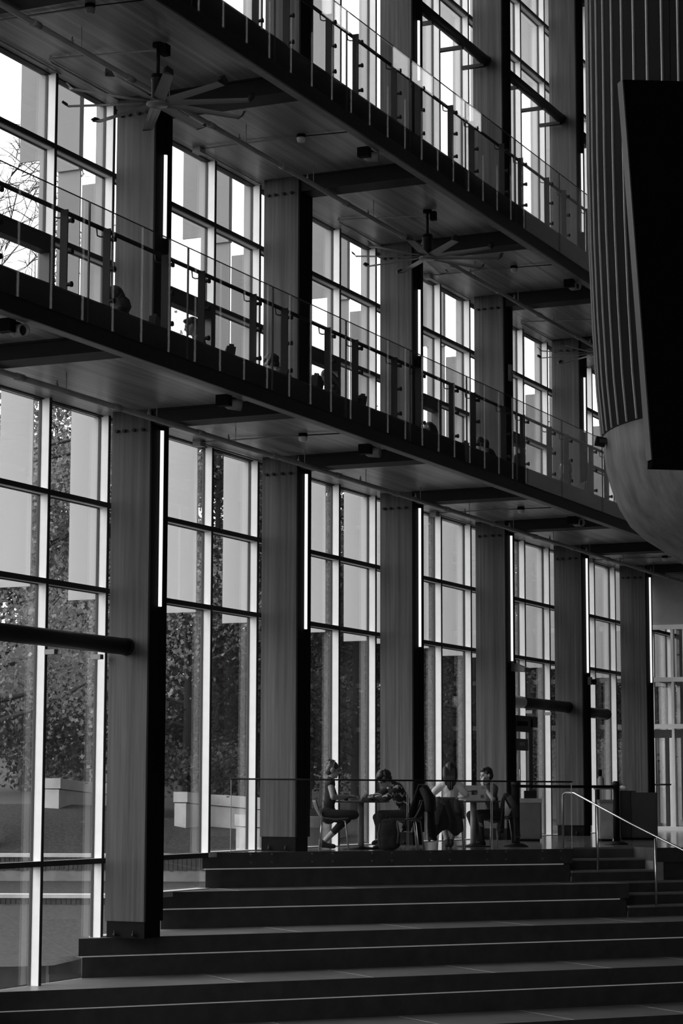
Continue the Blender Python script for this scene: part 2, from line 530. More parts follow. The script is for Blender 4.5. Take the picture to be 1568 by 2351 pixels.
def window_bay(b, lev):
    """one bay of glazing (three lights wide) on level lev"""
    global win_no
    win_no += 1
    lv = ['ground floor', 'middle floor', 'top floor'][lev]
    root = struct(empty('window_%d' % win_no, (0, 0, 0)), 'tall glazing of the %s %s' % (lv, place_name(b)))
    if lev == 0:
        head = L2S + .01; rails = [4.447, 3.355]
    elif lev == 1:
        head = L3S + .02; rails = [8.775, 7.60]
    else:
        head = 17.6; rails = [16.3, 15.1]
    for j in range(3):
        y = mull_y(b, j); yn = y + 1.4
        if lev == 0: bot = floor_at(y)
        elif lev == 1: bot = L2F
        else: bot = L3F
        bot_r = bot
        if lev == 0 and j < 3: bot_r = min(floor_at(y), floor_at(yn))
        rr = list(rails)
        if lev == 0 and y < 3.0: rr.append(-0.03)
        # mullion: pale body with dark inner cap and gasket
        mu = box('mullion', (GX + .018, y - .022, bot), (MX - .004, y + .022, head), 'mullion', root)
        box('cap', (MX - .004, y - .026, bot), (MX + .004, y + .026, head), 'mullion_edge', mu).location -= mu.location
        ga = box('gasket', (GX - .02, y - .03, bot), (GX + .018, y + .03, head), 'gasket', mu); ga.location -= mu.location
        # transoms
        for z in rr:
            tr = box('transom', (GX + .018, y + .022, z - .03), (MX - .03, yn - .022, z + .03), 'transom_under', root)
            cp = box('cap', (MX - .03, y + .022, z - .032), (MX + .002, yn - .022, z + .032), 'mullion_edge', tr); cp.location -= tr.location
            gk = box('gasket', (GX - .02, y + .022, z - .04), (GX + .018, yn - .022, z + .036), 'gasket', tr); gk.location -= tr.location
        # glass panes between the rails
        zs = sorted([bot_r] + rr + [head])
        for a, c_ in zip(zs[:-1], zs[1:]):
            if c_ - a < .08: continue
            box('pane', (GX - .012, y + .028, a + .038), (GX + .004, yn - .028, c_ - .038), 'glass', root)
        # opening sash low on the middle floor
        if lev == 1 and j == 1:
            s0, s1 = y + 0.028, yn - 0.028
            for nm, lo, hi in (('sash_rail', (GX + .006, s0, 7.40), (MX + .02, s1, 7.568)), ('sash_rail', (GX + .006, s0, 5.87), (MX + .02, s1, 6.02)),
                               ('sash_stile', (GX + .006, s0, 6.02), (MX + .02, s0 + .1, 7.40)), ('sash_stile', (GX + .006, s1 - .1, 6.02), (MX + .02, s1, 7.40))):
                box(nm, lo, hi, 'sash', root)
        # outdoor fins
        if j == 2:      # fin of the mullion midway (its y is the next mullion)
            pass
    ya = mull_y(b, 2); yb = mull_y(b, 3)      # the two mullions that show in this bay
    def fin(y, x0, x1, z0, z1, m='fin', th=.012):
        box('fin', (-x1, y - th, z0), (-x0, y + th, z1), m, root)
    if lev == 0:
        fin(ya, .985, 1.46, 3.30, L2F + .6); fin(yb, .90, 1.31, 3.25, L2F + .6)
        y_c = mull_y(b, 1); fin(y_c, .985, 1.35, 3.3, L2F + .6)
    elif lev == 1:
        fin(ya, .90, 1.26, 8.62, L3F + .8, 'fin_shaded'); fin(ya, .90, .965, L2F + .6, 8.62, 'fin_shaded')
        fin(yb, .90, 1.01, 8.69, L3F + .8, 'fin_shaded'); fin(yb, .90, 1.21, L2F + .6, 8.69, 'fin_shaded')
        fin(yb, 1.24, 1.58, 8.9, L3F + .8, 'fin_shaded', .05); fin(yb, 1.24, 1.58, L2F + .6, 8.9, 'fin_shaded')
        y_c = mull_y(b, 1); fin(y_c, .90, 1.2, L2F + .6, L3F + .8, 'fin_shaded')
    else:
        fin(ya, .90, 1.26, L3F + .8, 14.6); fin(ya, .90, 1.1, 14.6, 17.6)
        fin(yb, .90, 1.05, L3F + .8, 14.9); fin(yb, .90, 1.30, 14.9, 17.6)
        y_c = mull_y(b, 1); fin(y_c, .90, 1.25, L3F + .8, 17.6)
    # head and sill trims
    if lev < 2:
        sof = (L2S, L3S)[lev]
        box('head_trim', (GX - .03, mull_y(b, 0), sof - .02), (GX + .05, mull_y(b, 3), sof + .06), 'gasket', root)
    if lev > 0:
        fl = (L2F, L3F)[lev - 1]
        box('sill', (GX - .03, mull_y(b, 0), fl - .1), (MX + .01, mull_y(b, 3), fl + .02), 'gasket', root)
    if lev == 0:
        for j in range(3):
            y = mull_y(b, j); bb = min(floor_at(y), floor_at(y + 1.4))
            box('sill', (GX - .05, y, bb - .06), (MX + .01, y + 1.4, bb + .012), 'concrete', root)
    return root
for b in range(NB):
    for lev in range(3):
        window_bay(b, lev)
# spandrel band between floors, outside
for i, (za, zb) in enumerate(((L2S - .02, L2F + .0), (L3S, L3F))):
    struct(box('trim_%d' % (i + 1), (-.97, Y0, za), (GX + .02, Y1, zb), 'sash'), 'dark spandrel band at the %s walkway' % ['lower', 'upper'][i])
struct(box('wall_base', (-1.1, Y0, ZB), (GX, 3.0, -1.6), 'concrete_in'), 'low concrete base under the glazing beside the tiers')

# ------------------------------------------------------------------ columns with their lights
ICOL = list(range(-1, 7))
def column_base(k):
    y = k * BAY
    if y > 2: return 0.0
    if y > -.5: return -0.955
    return -1.95
for k in ICOL:
    y = k * BAY
    zb = column_base(k)
    vis = 0 <= k <= 5
    nm = ('%s timber column counted from the nearest, square and full height' % ORD[k]) if vis else ('timber column out past the %s end of the row' % ('near' if k < 0 else 'far'))
    root = struct(empty('column', (0, y, zb)), nm)
    H = 17.8 - zb
    o = box('shaft', (-CD, 0.0, .2), (-.012, CW, H), 'column', root, bevel=.006)
    # dark steel channel on the hall side
    for (a, c_) in ((0.0, .185), (.285, CW)):
        o = box('channel', (-.012, a, zb + .2), (0.006, c_, 17.8), 'black', root); o.location.z -= zb
    o = box('channel_back', (-.012, .185, zb + .2), (-.002, .285, 17.8), 'black', root); o.location.z -= zb
    # base shoe with two nuts
    sh = box('base_shoe', (-CD + .02, .02, 0), (-.02, CW - .02, .2), 'black', root)
    sh.location = ((-CD) / 2, CW / 2, .1)
    for bx in (-.42, -.16):
        lathe('bolt', [(.022, 0), (.022, .035), (.012, .035), (.012, .07)], 'steel', (bx, -.012, 0.02), root, seg=8)
    # bolts under each walkway
    for z in (L2B - .06, L3B - .0):
        for bx in (-.5, -.39, -.25, -.12):
            V, F = tube_geo([(bx, .0, z - zb), (bx, -.03, z - zb)], .022, 10)
            mesh_obj('bolt', V, F, 'steel', root)
    # vertical light on the hall face, one per floor
    for li, (za, zc) in enumerate(((3.13, 5.36), (7.86, 8.95), (11.9, 13.5))):
        if li > 0 and k % 2: continue
        if not -1 <= k <= 6: continue
        lt = empty('column_light', (0, y + .235, za))
        lv = ['ground floor', 'middle floor', 'top floor'][li]
        if vis: lab = 'slim vertical light tube on the %s column, %s' % (ORD[k], lv)
        else: lab = 'slim vertical light tube on a column past the %s end, %s' % ('near' if k < 0 else 'far', lv)
        tag(lt, lab, 'light', 'vertical column lights')
        box('housing', (0, -.045, -.02), (.008, .045, zc - za + .02), 'black', lt)
        V, F = tube_geo([(.012, 0, 0), (.012, 0, zc - za)], .029, 12)
        mesh_obj('tube', V, F, 'led', lt)

# round steel struts between columns
def strut(k, z, r, label, ya=None, yb=None, x=-.32, pale=None):
    y0 = (k - 1) * BAY + CW if ya is None else ya
    y1 = k * BAY if yb is None else yb
    root = tag(empty('wind_strut', (x, y0, z)), label, 'strut', 'round struts across the glazing')
    tube('tube', [(0, 0, 0), (0, y1 - y0, 0)], r, 'tube', root, 20)
    tube('end_collar', [(0, y1 - y0 - .05, 0), (0, y1 - y0, 0)], r * 1.07, 'tube', root, 20)
    if pale:
        tube('pale_cover', [(0, -.02, 0), (0, pale, 0)], r * 1.04, 'white', root, 20)
    for yy in (k * BAY - 1.185, k * BAY - 1.185 - 1.4, k * BAY - .12):
        if y0 + .1 < yy < y1:
            box('bracket', (MX - x, yy - y0 - .04, -r - .05), (.02 if z > 10 else MX - x + .14, yy - y0 + .04, -r + .01), 'tube' if z > 10 else 'flange', root)
    return root
strut(0, 2.62, .105, 'thick dark round strut running to the nearest column above the tiers')
strut(4, 2.46, .105, 'dark round strut with a pale end above the glass door', pale=1.2)
strut(5, 2.40, .105, 'short dark round strut past the fifth column', yb=19.2)
strut(3, 14.09, .095, 'high round strut on the top floor between the third and fourth columns')
strut(4, 14.19, .095, 'high round strut on the top floor between the fourth and fifth columns')
strut(5, 14.19, .095, 'high round strut on the top floor past the fifth column')

# ------------------------------------------------------------------ walkways
def walkway(idx, zf, zb, zs):
    root = struct(empty('floor_walkway', (0, 0, 0)), ['middle floor walkway with boarded soffit and dark edge', 'top floor walkway with boarded soffit and dark edge'][idx])
    ya, yb = Y0 - 4, Y1
    box('slab', (GX + .01, ya, zs + .03), (XO - .06, yb, zf), 'fascia', root)
    # soffit boards, one panel for each bay
    for b in range(NB + 1):
        y = Y0 + (b - 1) * BAY
        box('soffit_panel', (GX + .05, y + .43, zs - .005), (XO - .12, y + BAY, zs + .03), 'soffit', root)
        # cross beam at the column line
        bm = box('beam', (-.0, y + .02, zb + .015), (XO - .1, y + .41, zs + .02), 'beam', root)
        box('beam_lip', (-.0, y - .01, zs - .03), (XO - .1, y + .02, zs + .0), 'beam', root)
        box('soffit_panel', (GX + .05, y, zs - .005), (.0, y + .43, zs + .03), 'soffit', root)
    box('edge_beam', (XO - .12, ya, zb + .03), (XO, yb, zf - .002), 'fascia', root)
    box('flange', (XO - .13, ya, zb + .002), (XO - .012, yb, zb + .03), 'flange', root)
    box('fascia_lip', (XO, ya, zb), (XO + .02, yb, zb + .16), 'fascia', root)
    box('fascia_cap', (XO - .16, ya, zf - .02), (XO + .006, yb, zf), 'fascia', root)
    return root
walkway(0, L2F, L2B, L2S)
walkway(1, L3F, L3B, L3S)

def railing(idx, zf, zb):
    root = tag(empty('glass_railing', (XO, 0, zf)), ['glass railing with dark posts and handrail along the middle walkway', 'glass railing with dark posts and handrail along the top walkway'][idx], 'railing')
    ya, yb = Y0 - 1.0, Y1 - .2
    # glass panels about 2.1 m wide
    y = -.66 - 2.1 * 6
    while y < yb:
        box('glass_panel', (.034, y + .006, zb + .17 - zf), (.050, y + 2.1 - .006, .99), 'railglass', root)
        for ey in (y + .006, y + 2.094):
            box('glass_edge', (.0335, ey - .0035, zb + .17 - zf), (.0505, ey + .0035, .99), 'gedge', root)
        box('glass_top', (.0335, y + .008, .99), (.0505, y + 2.092, .996), 'gedge', root)
        y += 2.1
    # posts with stand-off buttons
    for b in range(-3, 8):
        for off in (-.99, -.15, 1.09, 1.93):
            yp = b * BAY + off
            if not (ya < yp < yb): continue
            po = box('post', (-.095, yp - .009, -.25), (-.008, yp + .009, .84), 'steel', root)
            pl = po.location.copy()
            for zz in (.72, .4, .06):
                V, F = tube_geo([(.055, 0, 0), (.095, 0, 0)], .02, 10)
                q = mesh_obj('button', V, F, 'steel', po); q.location = Vector((-.06, 0, zz)) + Vector((0, yp, 0)) - pl
                V, F = tube_geo([(.095, 0, 0), (.112, 0, 0)], .03, 12)
                q = mesh_obj('button_head', V, F, 'steel', po); q.location = Vector((-.06, 0, zz)) + Vector((0, yp, 0)) - pl
            q = tube('bracket', [(-.10, yp - .0, .76), (-.13, yp - .01, .76), (-.16, yp - .02, .775), (-.17, yp - .02, .86)], .008, 'steel', root, 8)
    tube('handrail', [(-.16, ya, .87), (-.16, yb, .87)], .024, 'steel', root, 12)
    return root
railing(0, L2F, L2B)
railing(1, L3F, L3B)

# ------------------------------------------------------------------ glazed screen at the far end of the ground floor
def end_screen():
    root = struct(empty('wall_end', (0, 23.4, 0)), 'pale end wall with glazed doors past the sixth column')
    box('plaster', (-.87, 0, 4.5), (9, .2, L2S - .01), 'wall', root)
    for z in (4.46, 3.30, 2.27):
        box('transom', (-.87, -.04, z - .05), (9, .06, z + .05), 'mullion', root)
    box('threshold', (-.87, -.03, 0.0), (9, .08, .09), 'mullion', root)
    box('head_band', (-.87, 0, 2.02), (9, .05, 2.2), 'sash', root)
    for i, x in enumerate((-.86, -.15, .12, .78, 1.5, 2.2, 2.9)):
        box('mullion', (x - .03, -.02, .09), (x + .03, .1, 4.42), 'mullion' if i % 3 else 'sash', root)
        if x < 2.9:
            box('pane', (x + .03, .03, .09), (x + .6, .04, 4.42), 'glass', root)
    box('door_stile', (-.7, -.02, .1), (-.6, .04, 2.02), 'sash', root)
    box('door_stile', (-.34, -.02, .1), (-.26, .04, 2.02), 'sash', root)
    tube('push_bar', [(-.7, -.07, 1.0), (-.2, -.07, 1.0)], .018, 'steel', root, 8)
    return root
end_screen()
struct(box('wall_end_upper', (-.87, 27.4, L2F), (9, 27.6, TOPZ), 'wall'), 'pale wall closing the upper walkways')

# glass door in the fifth bay, on the facade
def glass_door():
    root = struct(empty('door_1', (MX + .03, 4 * BAY - 1.35 - .72, 0)), 'glass door with dark frame between the fourth and fifth columns')
    for y0, y1 in ((-.05, .04), (.92, 1.02)):
        box('frame', (-.06, y0, 0), (.05, y1, 2.2), 'sash', root)
    box('frame', (-.06, -.9, 2.05), (.05, 1.3, 2.25), 'sash', root)
    d = box('leaf_stile', (0, .04, .02), (.05, .14, 2.05), 'sash', root)
    box('leaf_stile', (0, .82, .02), (.05, .92, 2.05), 'sash', root)
    box('leaf_rail', (0, .14, .02), (.05, .82, .18), 'sash', root)
    box('leaf_rail', (0, .14, 1.95), (.05, .82, 2.05), 'sash', root)
    box('leaf_pane', (.02, .14, .18), (.03, .82, 1.95), 'glass', root)
    sg = box('notice', (.031, .16, 1.60), (.036, .8, 1.82), 'bin', root)
    cu = bpy.data.curves.new('notice_text', 'FONT'); cu.body = 'NEWS'; cu.size = .1; cu.extrude = .001
    cu.align_x = 'CENTER'; cu.align_y = 'CENTER'
    cu.materials.append(M['white'])
    t = bpy.data.objects.new('notice_text', cu); link(t, root)
    t.matrix_local = Matrix(((0, 0, 1, .038), (1, 0, 0, .48), (0, 1, 0, 1.72), (0, 0, 0, 1)))
    tube('handle', [(.09, .2, .85), (.09, .2, 1.25)], .014, 'chrome', root, 8)
    box('closer', (.05, .2, 2.06), (.13, .55, 2.14), 'black', root)
glass_door()

# ------------------------------------------------------------------ ceiling fans
def make_fan():
    root = empty('ceiling_fan', (0, 0, 0))
    top = .74
    lathe('canopy', [(.07, top - .05), (.07, top)], 'black', (0, 0, 0), root, 16)
    tube('down_rod', [(0, 0, .34), (0, 0, top)], .022, 'steel', root, 12)
    lathe('motor', [(.05, .02), (.075, .04), (.075, .26), (.085, .27), (.085, .31), (.078, .315), (.078, .34), (.03, .36)], 'steel', (0, 0, 0), root, 24)
    lathe('hub', [(.02, -.045), (.12, -.04), (.135, -.025), (.135, .0), (.11, .025), (.05, .03)], 'fan', (0, 0, 0), root, 28)
    box('junction_box', (.05, -.06, top - .17), (.14, .05, top - .04), 'black', root)
    # blade: curved airfoil strip with a dark upturned tip
    V = []; F = []
    n = 8; L0, L1 = .12, 1.10
    for i in range(n + 1):
        t = i / n
        x = L0 + (L1 - L0) * t
        ch = .155 - .03 * t
        for (yy, zz) in ((-.5, -.012), (-.2, .006), (.2, .012), (.5, .004), (.2, .003), (-.2, -.004)):
            yv = yy * ch; zv = zz - yy * ch * .25
            V.append((x, yv, zv))
    for i in range(n):
        for k in range(6):
            a = i * 6 + k; b = i * 6 + (k + 1) % 6
            F.append((a, b, b + 6, a + 6))
    F.append((5, 4, 3, 2, 1, 0)); F.append(tuple(n * 6 + k for k in range(6)))
    bm_ = bpy.data.meshes.new('blade'); bm_.from_pydata(V, [], F); bm_.materials.append(M['fan'])
    V = [(1.10, -.065, .004), (1.10, .063, -.018), (1.16, .05, .03), (1.17, -.02, .075), (1.12, -.06, .05),
         (1.095, -.065, .008), (1.095, .063, -.014), (1.15, .05, .036), (1.16, -.02, .081), (1.113, -.06, .055)]
    F = [(0, 1, 2, 3, 4), (9, 8, 7, 6, 5), (0, 5, 6, 1), (1, 6, 7, 2), (2, 7, 8, 3), (3, 8, 9, 4), (4, 9, 5, 0)]
    wm_ = bpy.data.meshes.new('winglet'); wm_.from_pydata(V, [], F); wm_.materials.append(M['fanblack'])
    for i in range(10):
        b = bpy.data.objects.new('blade', bm_); link(b, root); b.rotation_euler = (0, 0, math.radians(36 * i + 18)); b.location = (0, 0, -.005)
        w = bpy.data.objects.new('winglet', wm_); link(w, b)
    return root
fan0 = make_fan()
for i, (y, rz, lab) in enumerate(((-1.62, 0, 'large ten bladed ceiling fan in front of the nearest column'), (6.75, 9, 'ten bladed ceiling fan hanging by the third column'), (15.0, 20, 'ten bladed ceiling fan half hidden by the slatted drum'))):
    f = fan0 if i == 0 else copy_tree(fan0)
    f.location = (.95, y, 8.985); f.rotation_euler = (0, 0, math.radians(rz))
    tag(f, lab, 'ceiling fan', 'ceiling fans under the top walkway')

for y, w_ in ((-1.62, 'nearest'), (6.75, 'second'), (15.0, 'third')):
    tag(tube('fan_conduit', [(.93, y, L3S - .1), (.9, y, L3S - .08), (-.45, y - .12, L3S - .03), (-.52, y - .09, L3S - .03), (-.55, y, L3S - .03), (-.55, y + 2.2, L3S - .03)], .013, 'pipe', None, 8), 'thin grey conduit bending from the %s ceiling fan to the glazing' % w_, 'conduit', 'fan conduits')

# ------------------------------------------------------------------ pipes, conduits, detectors, spotlights
def sprinkler(x0, x1, z, zs, label):
    root = tag(empty('sprinkler_pipe', (0, 0, 0)), label, 'pipe', 'sprinkler pipes under the walkways')
    ya, yb = Y0 - 3, Y1 - .3
    tube('pipe', [(x0, ya, z), (x1, yb, z)], .034, 'pipe', root, 12)
    y = -10.9
    while y < yb:
        x = x0 + (x1 - x0) * (y - ya) / (yb - ya)
        tube('hanger', [(x, y, z + .03), (x, y, zs)], .005, 'pipe', root, 6)
        tube('coupling', [(x, y + 1.05, z), (x, y + 1.2, z)], .043, 'pipe', root, 12)
        lathe('sprinkler_head', [(.018, 0), (.018, .03), (.008, .04), (.008, .07)], 'pipe', (x, y + 1.9, z + .03), root, 8)
        y += 2.1
    return root
sprinkler(.30, .30, 5.385, L2S, 'grey sprinkler pipe along the ground floor soffit beside the columns')
sprinkler(.42, .42, 9.43, L3S, 'grey sprinkler pipe under the top walkway, passing the fans')

def detector(y, zs, label, x=.9, box_like=False):
    root = tag(empty('smoke_detector', (x, y, zs)), label, 'detector', 'detectors on the soffits')
    tube('conduit', [(-1.55, -.05, -.03), (-.3, -.01, -.03), (0, 0, -.03)], .012, 'pipe', root, 8)
    tube('conduit', [(0, 0, -.03), (.9, .1, -.03)], .008, 'steel', root, 8)
    tube('conduit', [(-1.55, -.05, -.03), (-1.58, .3, -.03), (-1.58, 1.9, -.03)], .012, 'pipe', root, 8)
    lathe('base', [(.06, -.06), (.06, 0)], 'black', (0, 0, 0), root, 20)
    lathe('sensor', [(.03, -.115), (.05, -.105), (.062, -.06), (.062, -.05)], 'white' if not box_like else 'pipe', (0, 0, 0), root, 20)
    box('junction_box', (-1.62, -.12, -.09), (-1.50, .04, 0), 'pipe', root)
    return root
detector(2.5, L2S, 'white smoke detector on the ground floor soffit past the nearest column')
detector(10.95, L2S, 'white smoke detector on the ground floor soffit past the third column')
detector(19.4, L2S, 'white smoke detector on the ground floor soffit past the fifth column')
detector(2.4, L3S, 'white smoke detector under the top walkway past the nearest column')
detector(10.7, L3S, 'white smoke detector under the top walkway past the third column')
detector(-3.1, L3S, 'boxy detector under the top walkway at the upper picture corner', box_like=True)

def spotlight(y, zb, label, turn):
    root = tag(empty('spotlight', (XO - .2, y, zb + .02)), label, 'spotlight', 'spotlights under the walkway edges')
    box('gear_box', (-.12, -.13, -.13), (.04, -.02, .0), 'black', root)
    box('bracket', (-.05, -.02, -.03), (.03, .14, -.012), 'steel', root)
    h = empty('lamp_head', (0, .1, -.085)); h.parent = root; h.rotation_euler = (0, math.radians(96), math.radians(turn))
    lathe('can', [(.05, -.1), (.068, -.06), (.068, .09), (.058, .09), (.05, .05)], 'flange', (0, 0, 0), h, 20)
    lathe('lens', [(.001, .05), (.05, .052)], 'fanblack', (0, 0, 0), h, 20)
    return root
for y, zz, t, lab in ((-5.85, L2B, -20, 'spotlight under the middle walkway edge, leftmost in the picture'), (-1.28, L2B, 40, 'spotlight under the middle walkway edge by the nearest column'),
                      (2.75, L2B, 10, 'spotlight under the middle walkway edge by the second column'), (11.25, L2B, -25, 'spotlight under the middle walkway edge by the fourth column'),
                      (2.7, L3B, 20, 'spotlight under the top walkway edge by the second column'), (11.2, L3B, -25, 'spotlight under the top walkway edge near the slatted drum')):
    spotlight(y, zz, lab, t)

def small_device(name, loc, label, cat):
    root = tag(empty(name, loc), label, cat)
    return root
r_ = small_device('horn_speaker', (.02, 3 * BAY + .28, 2.95), 'pale wedge shaped horn speaker on the fourth column', 'speaker')
mesh_obj('horn', [(0, -.1, 0), (0, .1, 0), (0, .1, .16), (0, -.1, .16), (.28, -.17, -.02), (.28, .17, -.02), (.28, .17, .05), (.28, -.17, .05)], [(0, 1, 2, 3), (4, 7, 6, 5), (0, 4, 5, 1), (1, 5, 6, 2), (2, 6, 7, 3), (3, 7, 4, 0)], 'bin', r_)
box('bracket', (-.012, -.03, .02), (.05, .03, .2), 'steel', r_)
r_ = small_device('security_camera', (.02, 4 * BAY + .3, 2.95), 'small security camera on the fifth column', 'camera')
box('mount', (-.012, -.05, -.05), (.05, .05, .1), 'flange', r_)
lathe('dome', [(.02, -.05), (.05, -.02), (.055, .03), (.03, .06)], 'black', (.09, .03, 0), r_, 16)
r_ = small_device('wall_device', (.012, 3 * BAY + .2, 8.15), 'small boxed sensor on the fourth column at the middle floor', 'sensor')
box('case', (0, -.05, 0), (.05, .05, .3), 'flange', r_)
lathe('sensor_eye', [(.02, -.03), (.03, 0), (.02, .03)], 'fan', (.07, .05, .16), r_, 12)

# ------------------------------------------------------------------ slatted drum and black screen
DR_R = 2.4; DR_D = 22.0
dc = spot(1360 + (DR_R / DR_D * FPX) * 1.012, DR_D)
def drum():
    root = struct(empty('wall_drum', (dc.x, dc.y, 0)), 'large round drum clad in dark boards with pale battens above a plywood bowl')
    zj = 4.42
    def rad(z):
        pts = [(zj, 1 - .112 / DR_R), (4.9, 1 - .07 / DR_R), (5.6, 1 - .035 / DR_R), (6.4, 1 - .01 / DR_R), (7.2, 1), (14, 1)]
        for (a, ra), (b, rb) in zip(pts[:-1], pts[1:]):
            if z <= b: return DR_R * (ra + (rb - ra) * (z - a) / (b - a))
        return DR_R
    zs = [zj, 4.65, 4.9, 5.25, 5.6, 6.0, 6.4, 6.8, 7.2, 9, 14]
    n = 75
    d = 2 * math.pi / n
    def strip(name, a0, a1, rin, rout, mat, z0=0.0):
        V = []; F = []
        for i, z in enumerate(zs):
            zz = z + (z0 if i == 0 else 0)
            r = rad(z)
            for (a, rr) in ((a0, r + rin), (a0, r + rout), ((a0 + a1) / 2, r + rout), (a1, r + rout), (a1, r + rin)):
                V.append((rr * math.cos(a), rr * math.sin(a), zz))
        for i in range(len(zs) - 1):
            for k in range(5):
                p = i * 5 + k; q = i * 5 + (k + 1) % 5
                F.append((p, q, q + 5, p + 5))
        F.append((4, 3, 2, 1, 0)); e = (len(zs) - 1) * 5; F.append((e, e + 1, e + 2, e + 3, e + 4))
        me = bpy.data.meshes.new(name); me.from_pydata(V, [], F); me.materials.append(M[mat])
        return me
    bo = strip('board', .006, d - .006, -.05, 0, 'slatdark')
    ba = strip('batten', -.003, .003, -.05, .012, 'slatline', .01)
    dd = Vector((dc.x - CAM.x, dc.y - CAM.y)).normalized()
    base = math.atan2(dd.x, -dd.y) + math.asin(DR_R / DR_D)
    # left tangent normal is (-d.y, d.x)
    base = math.atan2(dd.x, -dd.y)
    for i in range(n):
        a = base + math.asin(DR_R / DR_D) + (1.5 + i) * d
        o = bpy.data.objects.new('board', bo); link(o, root); o.rotation_euler = (0, 0, a)
        o = bpy.data.objects.new('batten', ba); link(o, root); o.rotation_euler = (0, 0, a)
    prof = [(.01, 2.80), (.7, 2.84), (1.2, 2.98), (1.5, 3.15), (1.71, 3.3), (1.88, 3.41), (2.02, 3.54), (2.12, 3.71), (2.19, 3.89), (2.25, 4.1), (2.285, 4.42), (2.2, 4.43)]
    lathe('plywood_bowl', prof, 'drumwood', (0, 0, 0), root, 96)
    prof = [(2.0, 4.43), (2.2, 4.6), (2.3, 7), (2.3, 14), (2.0, 14)]
    lathe('inner_shell', prof, 'black', (0, 0, 0), root, 64)
    return root
drum()
r_ = tag(empty('black_screen', (0, 0, 0)), 'tall matte black screen hung in front of the slatted drum', 'screen')
def sp3(px, D, y):
    p = spot(px, D); return Vector((p.x, p.y, CAM.z + (1817 - y) / FPX * D))
fl_ = [sp3(1452, 19.3, 140), sp3(1507, 19.3, 1052), sp3(1503, 19.3, 1070), sp3(1830, 19.0, 1078), sp3(1830, 19.0, 150)]
bk_ = [p + ED * .12 - ER * .03 for p in fl_[:2]] + [fl_[2] + ED * .12 - ER * .02] + [p + ED * .12 for p in fl_[3:]]
mesh_obj('panel', fl_ + bk_, [(4, 3, 2, 1, 0), (5, 6, 7, 8, 9), (1, 2, 7, 6), (2, 3, 8, 7), (3, 4, 9, 8), (4, 0, 5, 9)], 'blackbox', r_)
e0 = [p - ER * .004 - ED * .002 for p in (fl_[0], fl_[1], bk_[1], bk_[0])]
e1 = [p - ER * .012 - ED * .004 for p in e0]
mesh_obj('side_strip', e0 + e1, [(0, 1, 2, 3), (7, 6, 5, 4), (0, 4, 5, 1), (1, 5, 6, 2), (2, 6, 7, 3), (3, 7, 4, 0)], 'blacktrim', r_)
for i in range(2):
    pp = fl_[0] + (fl_[4] - fl_[0]) * (.3 + .4 * i) + ED * .06
    tube('hanger_wire', [pp, pp + Vector((0, 0, 9.5))], .006, 'steel', r_, 6)
r_ = small_device('drum_spotlight', tuple(sp3(1385, 21.9, 1010)), 'small dark floodlight clamped to the side of the drum', 'spotlight')
cbox('body', (0, 0, 0), (.1, .1, .085), 'black', r_, (0, .2, VIEW_ANG))
box('arm', (0, -.02, -.02), (.25, .02, .02), 'steel', r_, rotz=VIEW_ANG)

# ------------------------------------------------------------------ guards and rails on the landing
def landing_guard():
    root = tag(empty('landing_guard', (0, 0, 0)), 'frameless glass guard with thin dark cap along the landing edge', 'railing')
    c = TIER_C[0] - .03
    s0 = 2.25; s1 = TIER_END[0] + .03
    cap = [tp(c, s0, 1.005), tp(c, s1, .985)]
    tube('cap_rail', cap, .012, 'steel', root, 8)
    n = 4
    for i in range(n):
        a = s0 + (s1 - s0) * i / n + .012; b = s0 + (s1 - s0) * (i + 1) / n - .012
        prism('glass_panel', [tuple(tp(c - .006, a).xy), tuple(tp(c + .006, a).xy), tuple(tp(c + .006, b).xy), tuple(tp(c - .006, b).xy)], -.16, .99, 'railglass', root)
        for e in (a, b):
            prism('glass_edge', [tuple(tp(c - .0065, e - .003).xy), tuple(tp(c + .0065, e - .003).xy), tuple(tp(c + .0065, e + .003).xy), tuple(tp(c - .0065, e + .003).xy)], 0.0, .99, 'flange', root)
    s = s0 + .3
    i = 0
    while s < s1 - .1:
        for z in (-.03, -.14):
            p = tp(TIER_C[0] + .004, s, z); q = tp(TIER_C[0] + .022, s, z)
            V, F = tube_geo([p, q], .012, 10); mesh_obj('bolt', V, F, 'bin', root)
        s += .32 if i % 2 == 0 else .62
        i += 1
    return root
landing_guard()

def hand_rail():
    root = tag(empty('stair_handrail', (0, 0, 0)), 'bright steel handrail sloping down the stairs on slim posts', 'handrail')
    s = TIER_END[0] - .05
    sb = TIER_END[0] + .31
    top = [tp(TIER_C[0] - .75, sb, 0), tp(TIER_C[0] - .75, sb, .72), tp(TIER_C[0] - .73, sb, .80), tp(TIER_C[0] - .66, sb, .82), tp(TIER_C[0] - .42, sb, .82),
           tp(TIER_C[1] - .1, sb + .3, .37), tp(TIER_C[2], sb + .9, -.24), tp(TIER_C[3], sb + 1.5, -.86)]
    tube('rail', top, .017, 'chrome', root, 12)
    for c, ss, z0, z1 in ((TIER_C[0] + .0, sb + .14, -.33, .62), (TIER_C[1] + .1, sb + .58, TIER_Z[1] - .33, .16), (TIER_C[2] + .3, sb + 1.05, TIER_Z[2] - .4, -.4)):
        tube('post', [tp(c, ss, z0), tp(c, ss, z1)], .016, 'chrome', root, 10)
    return root
hand_rail()

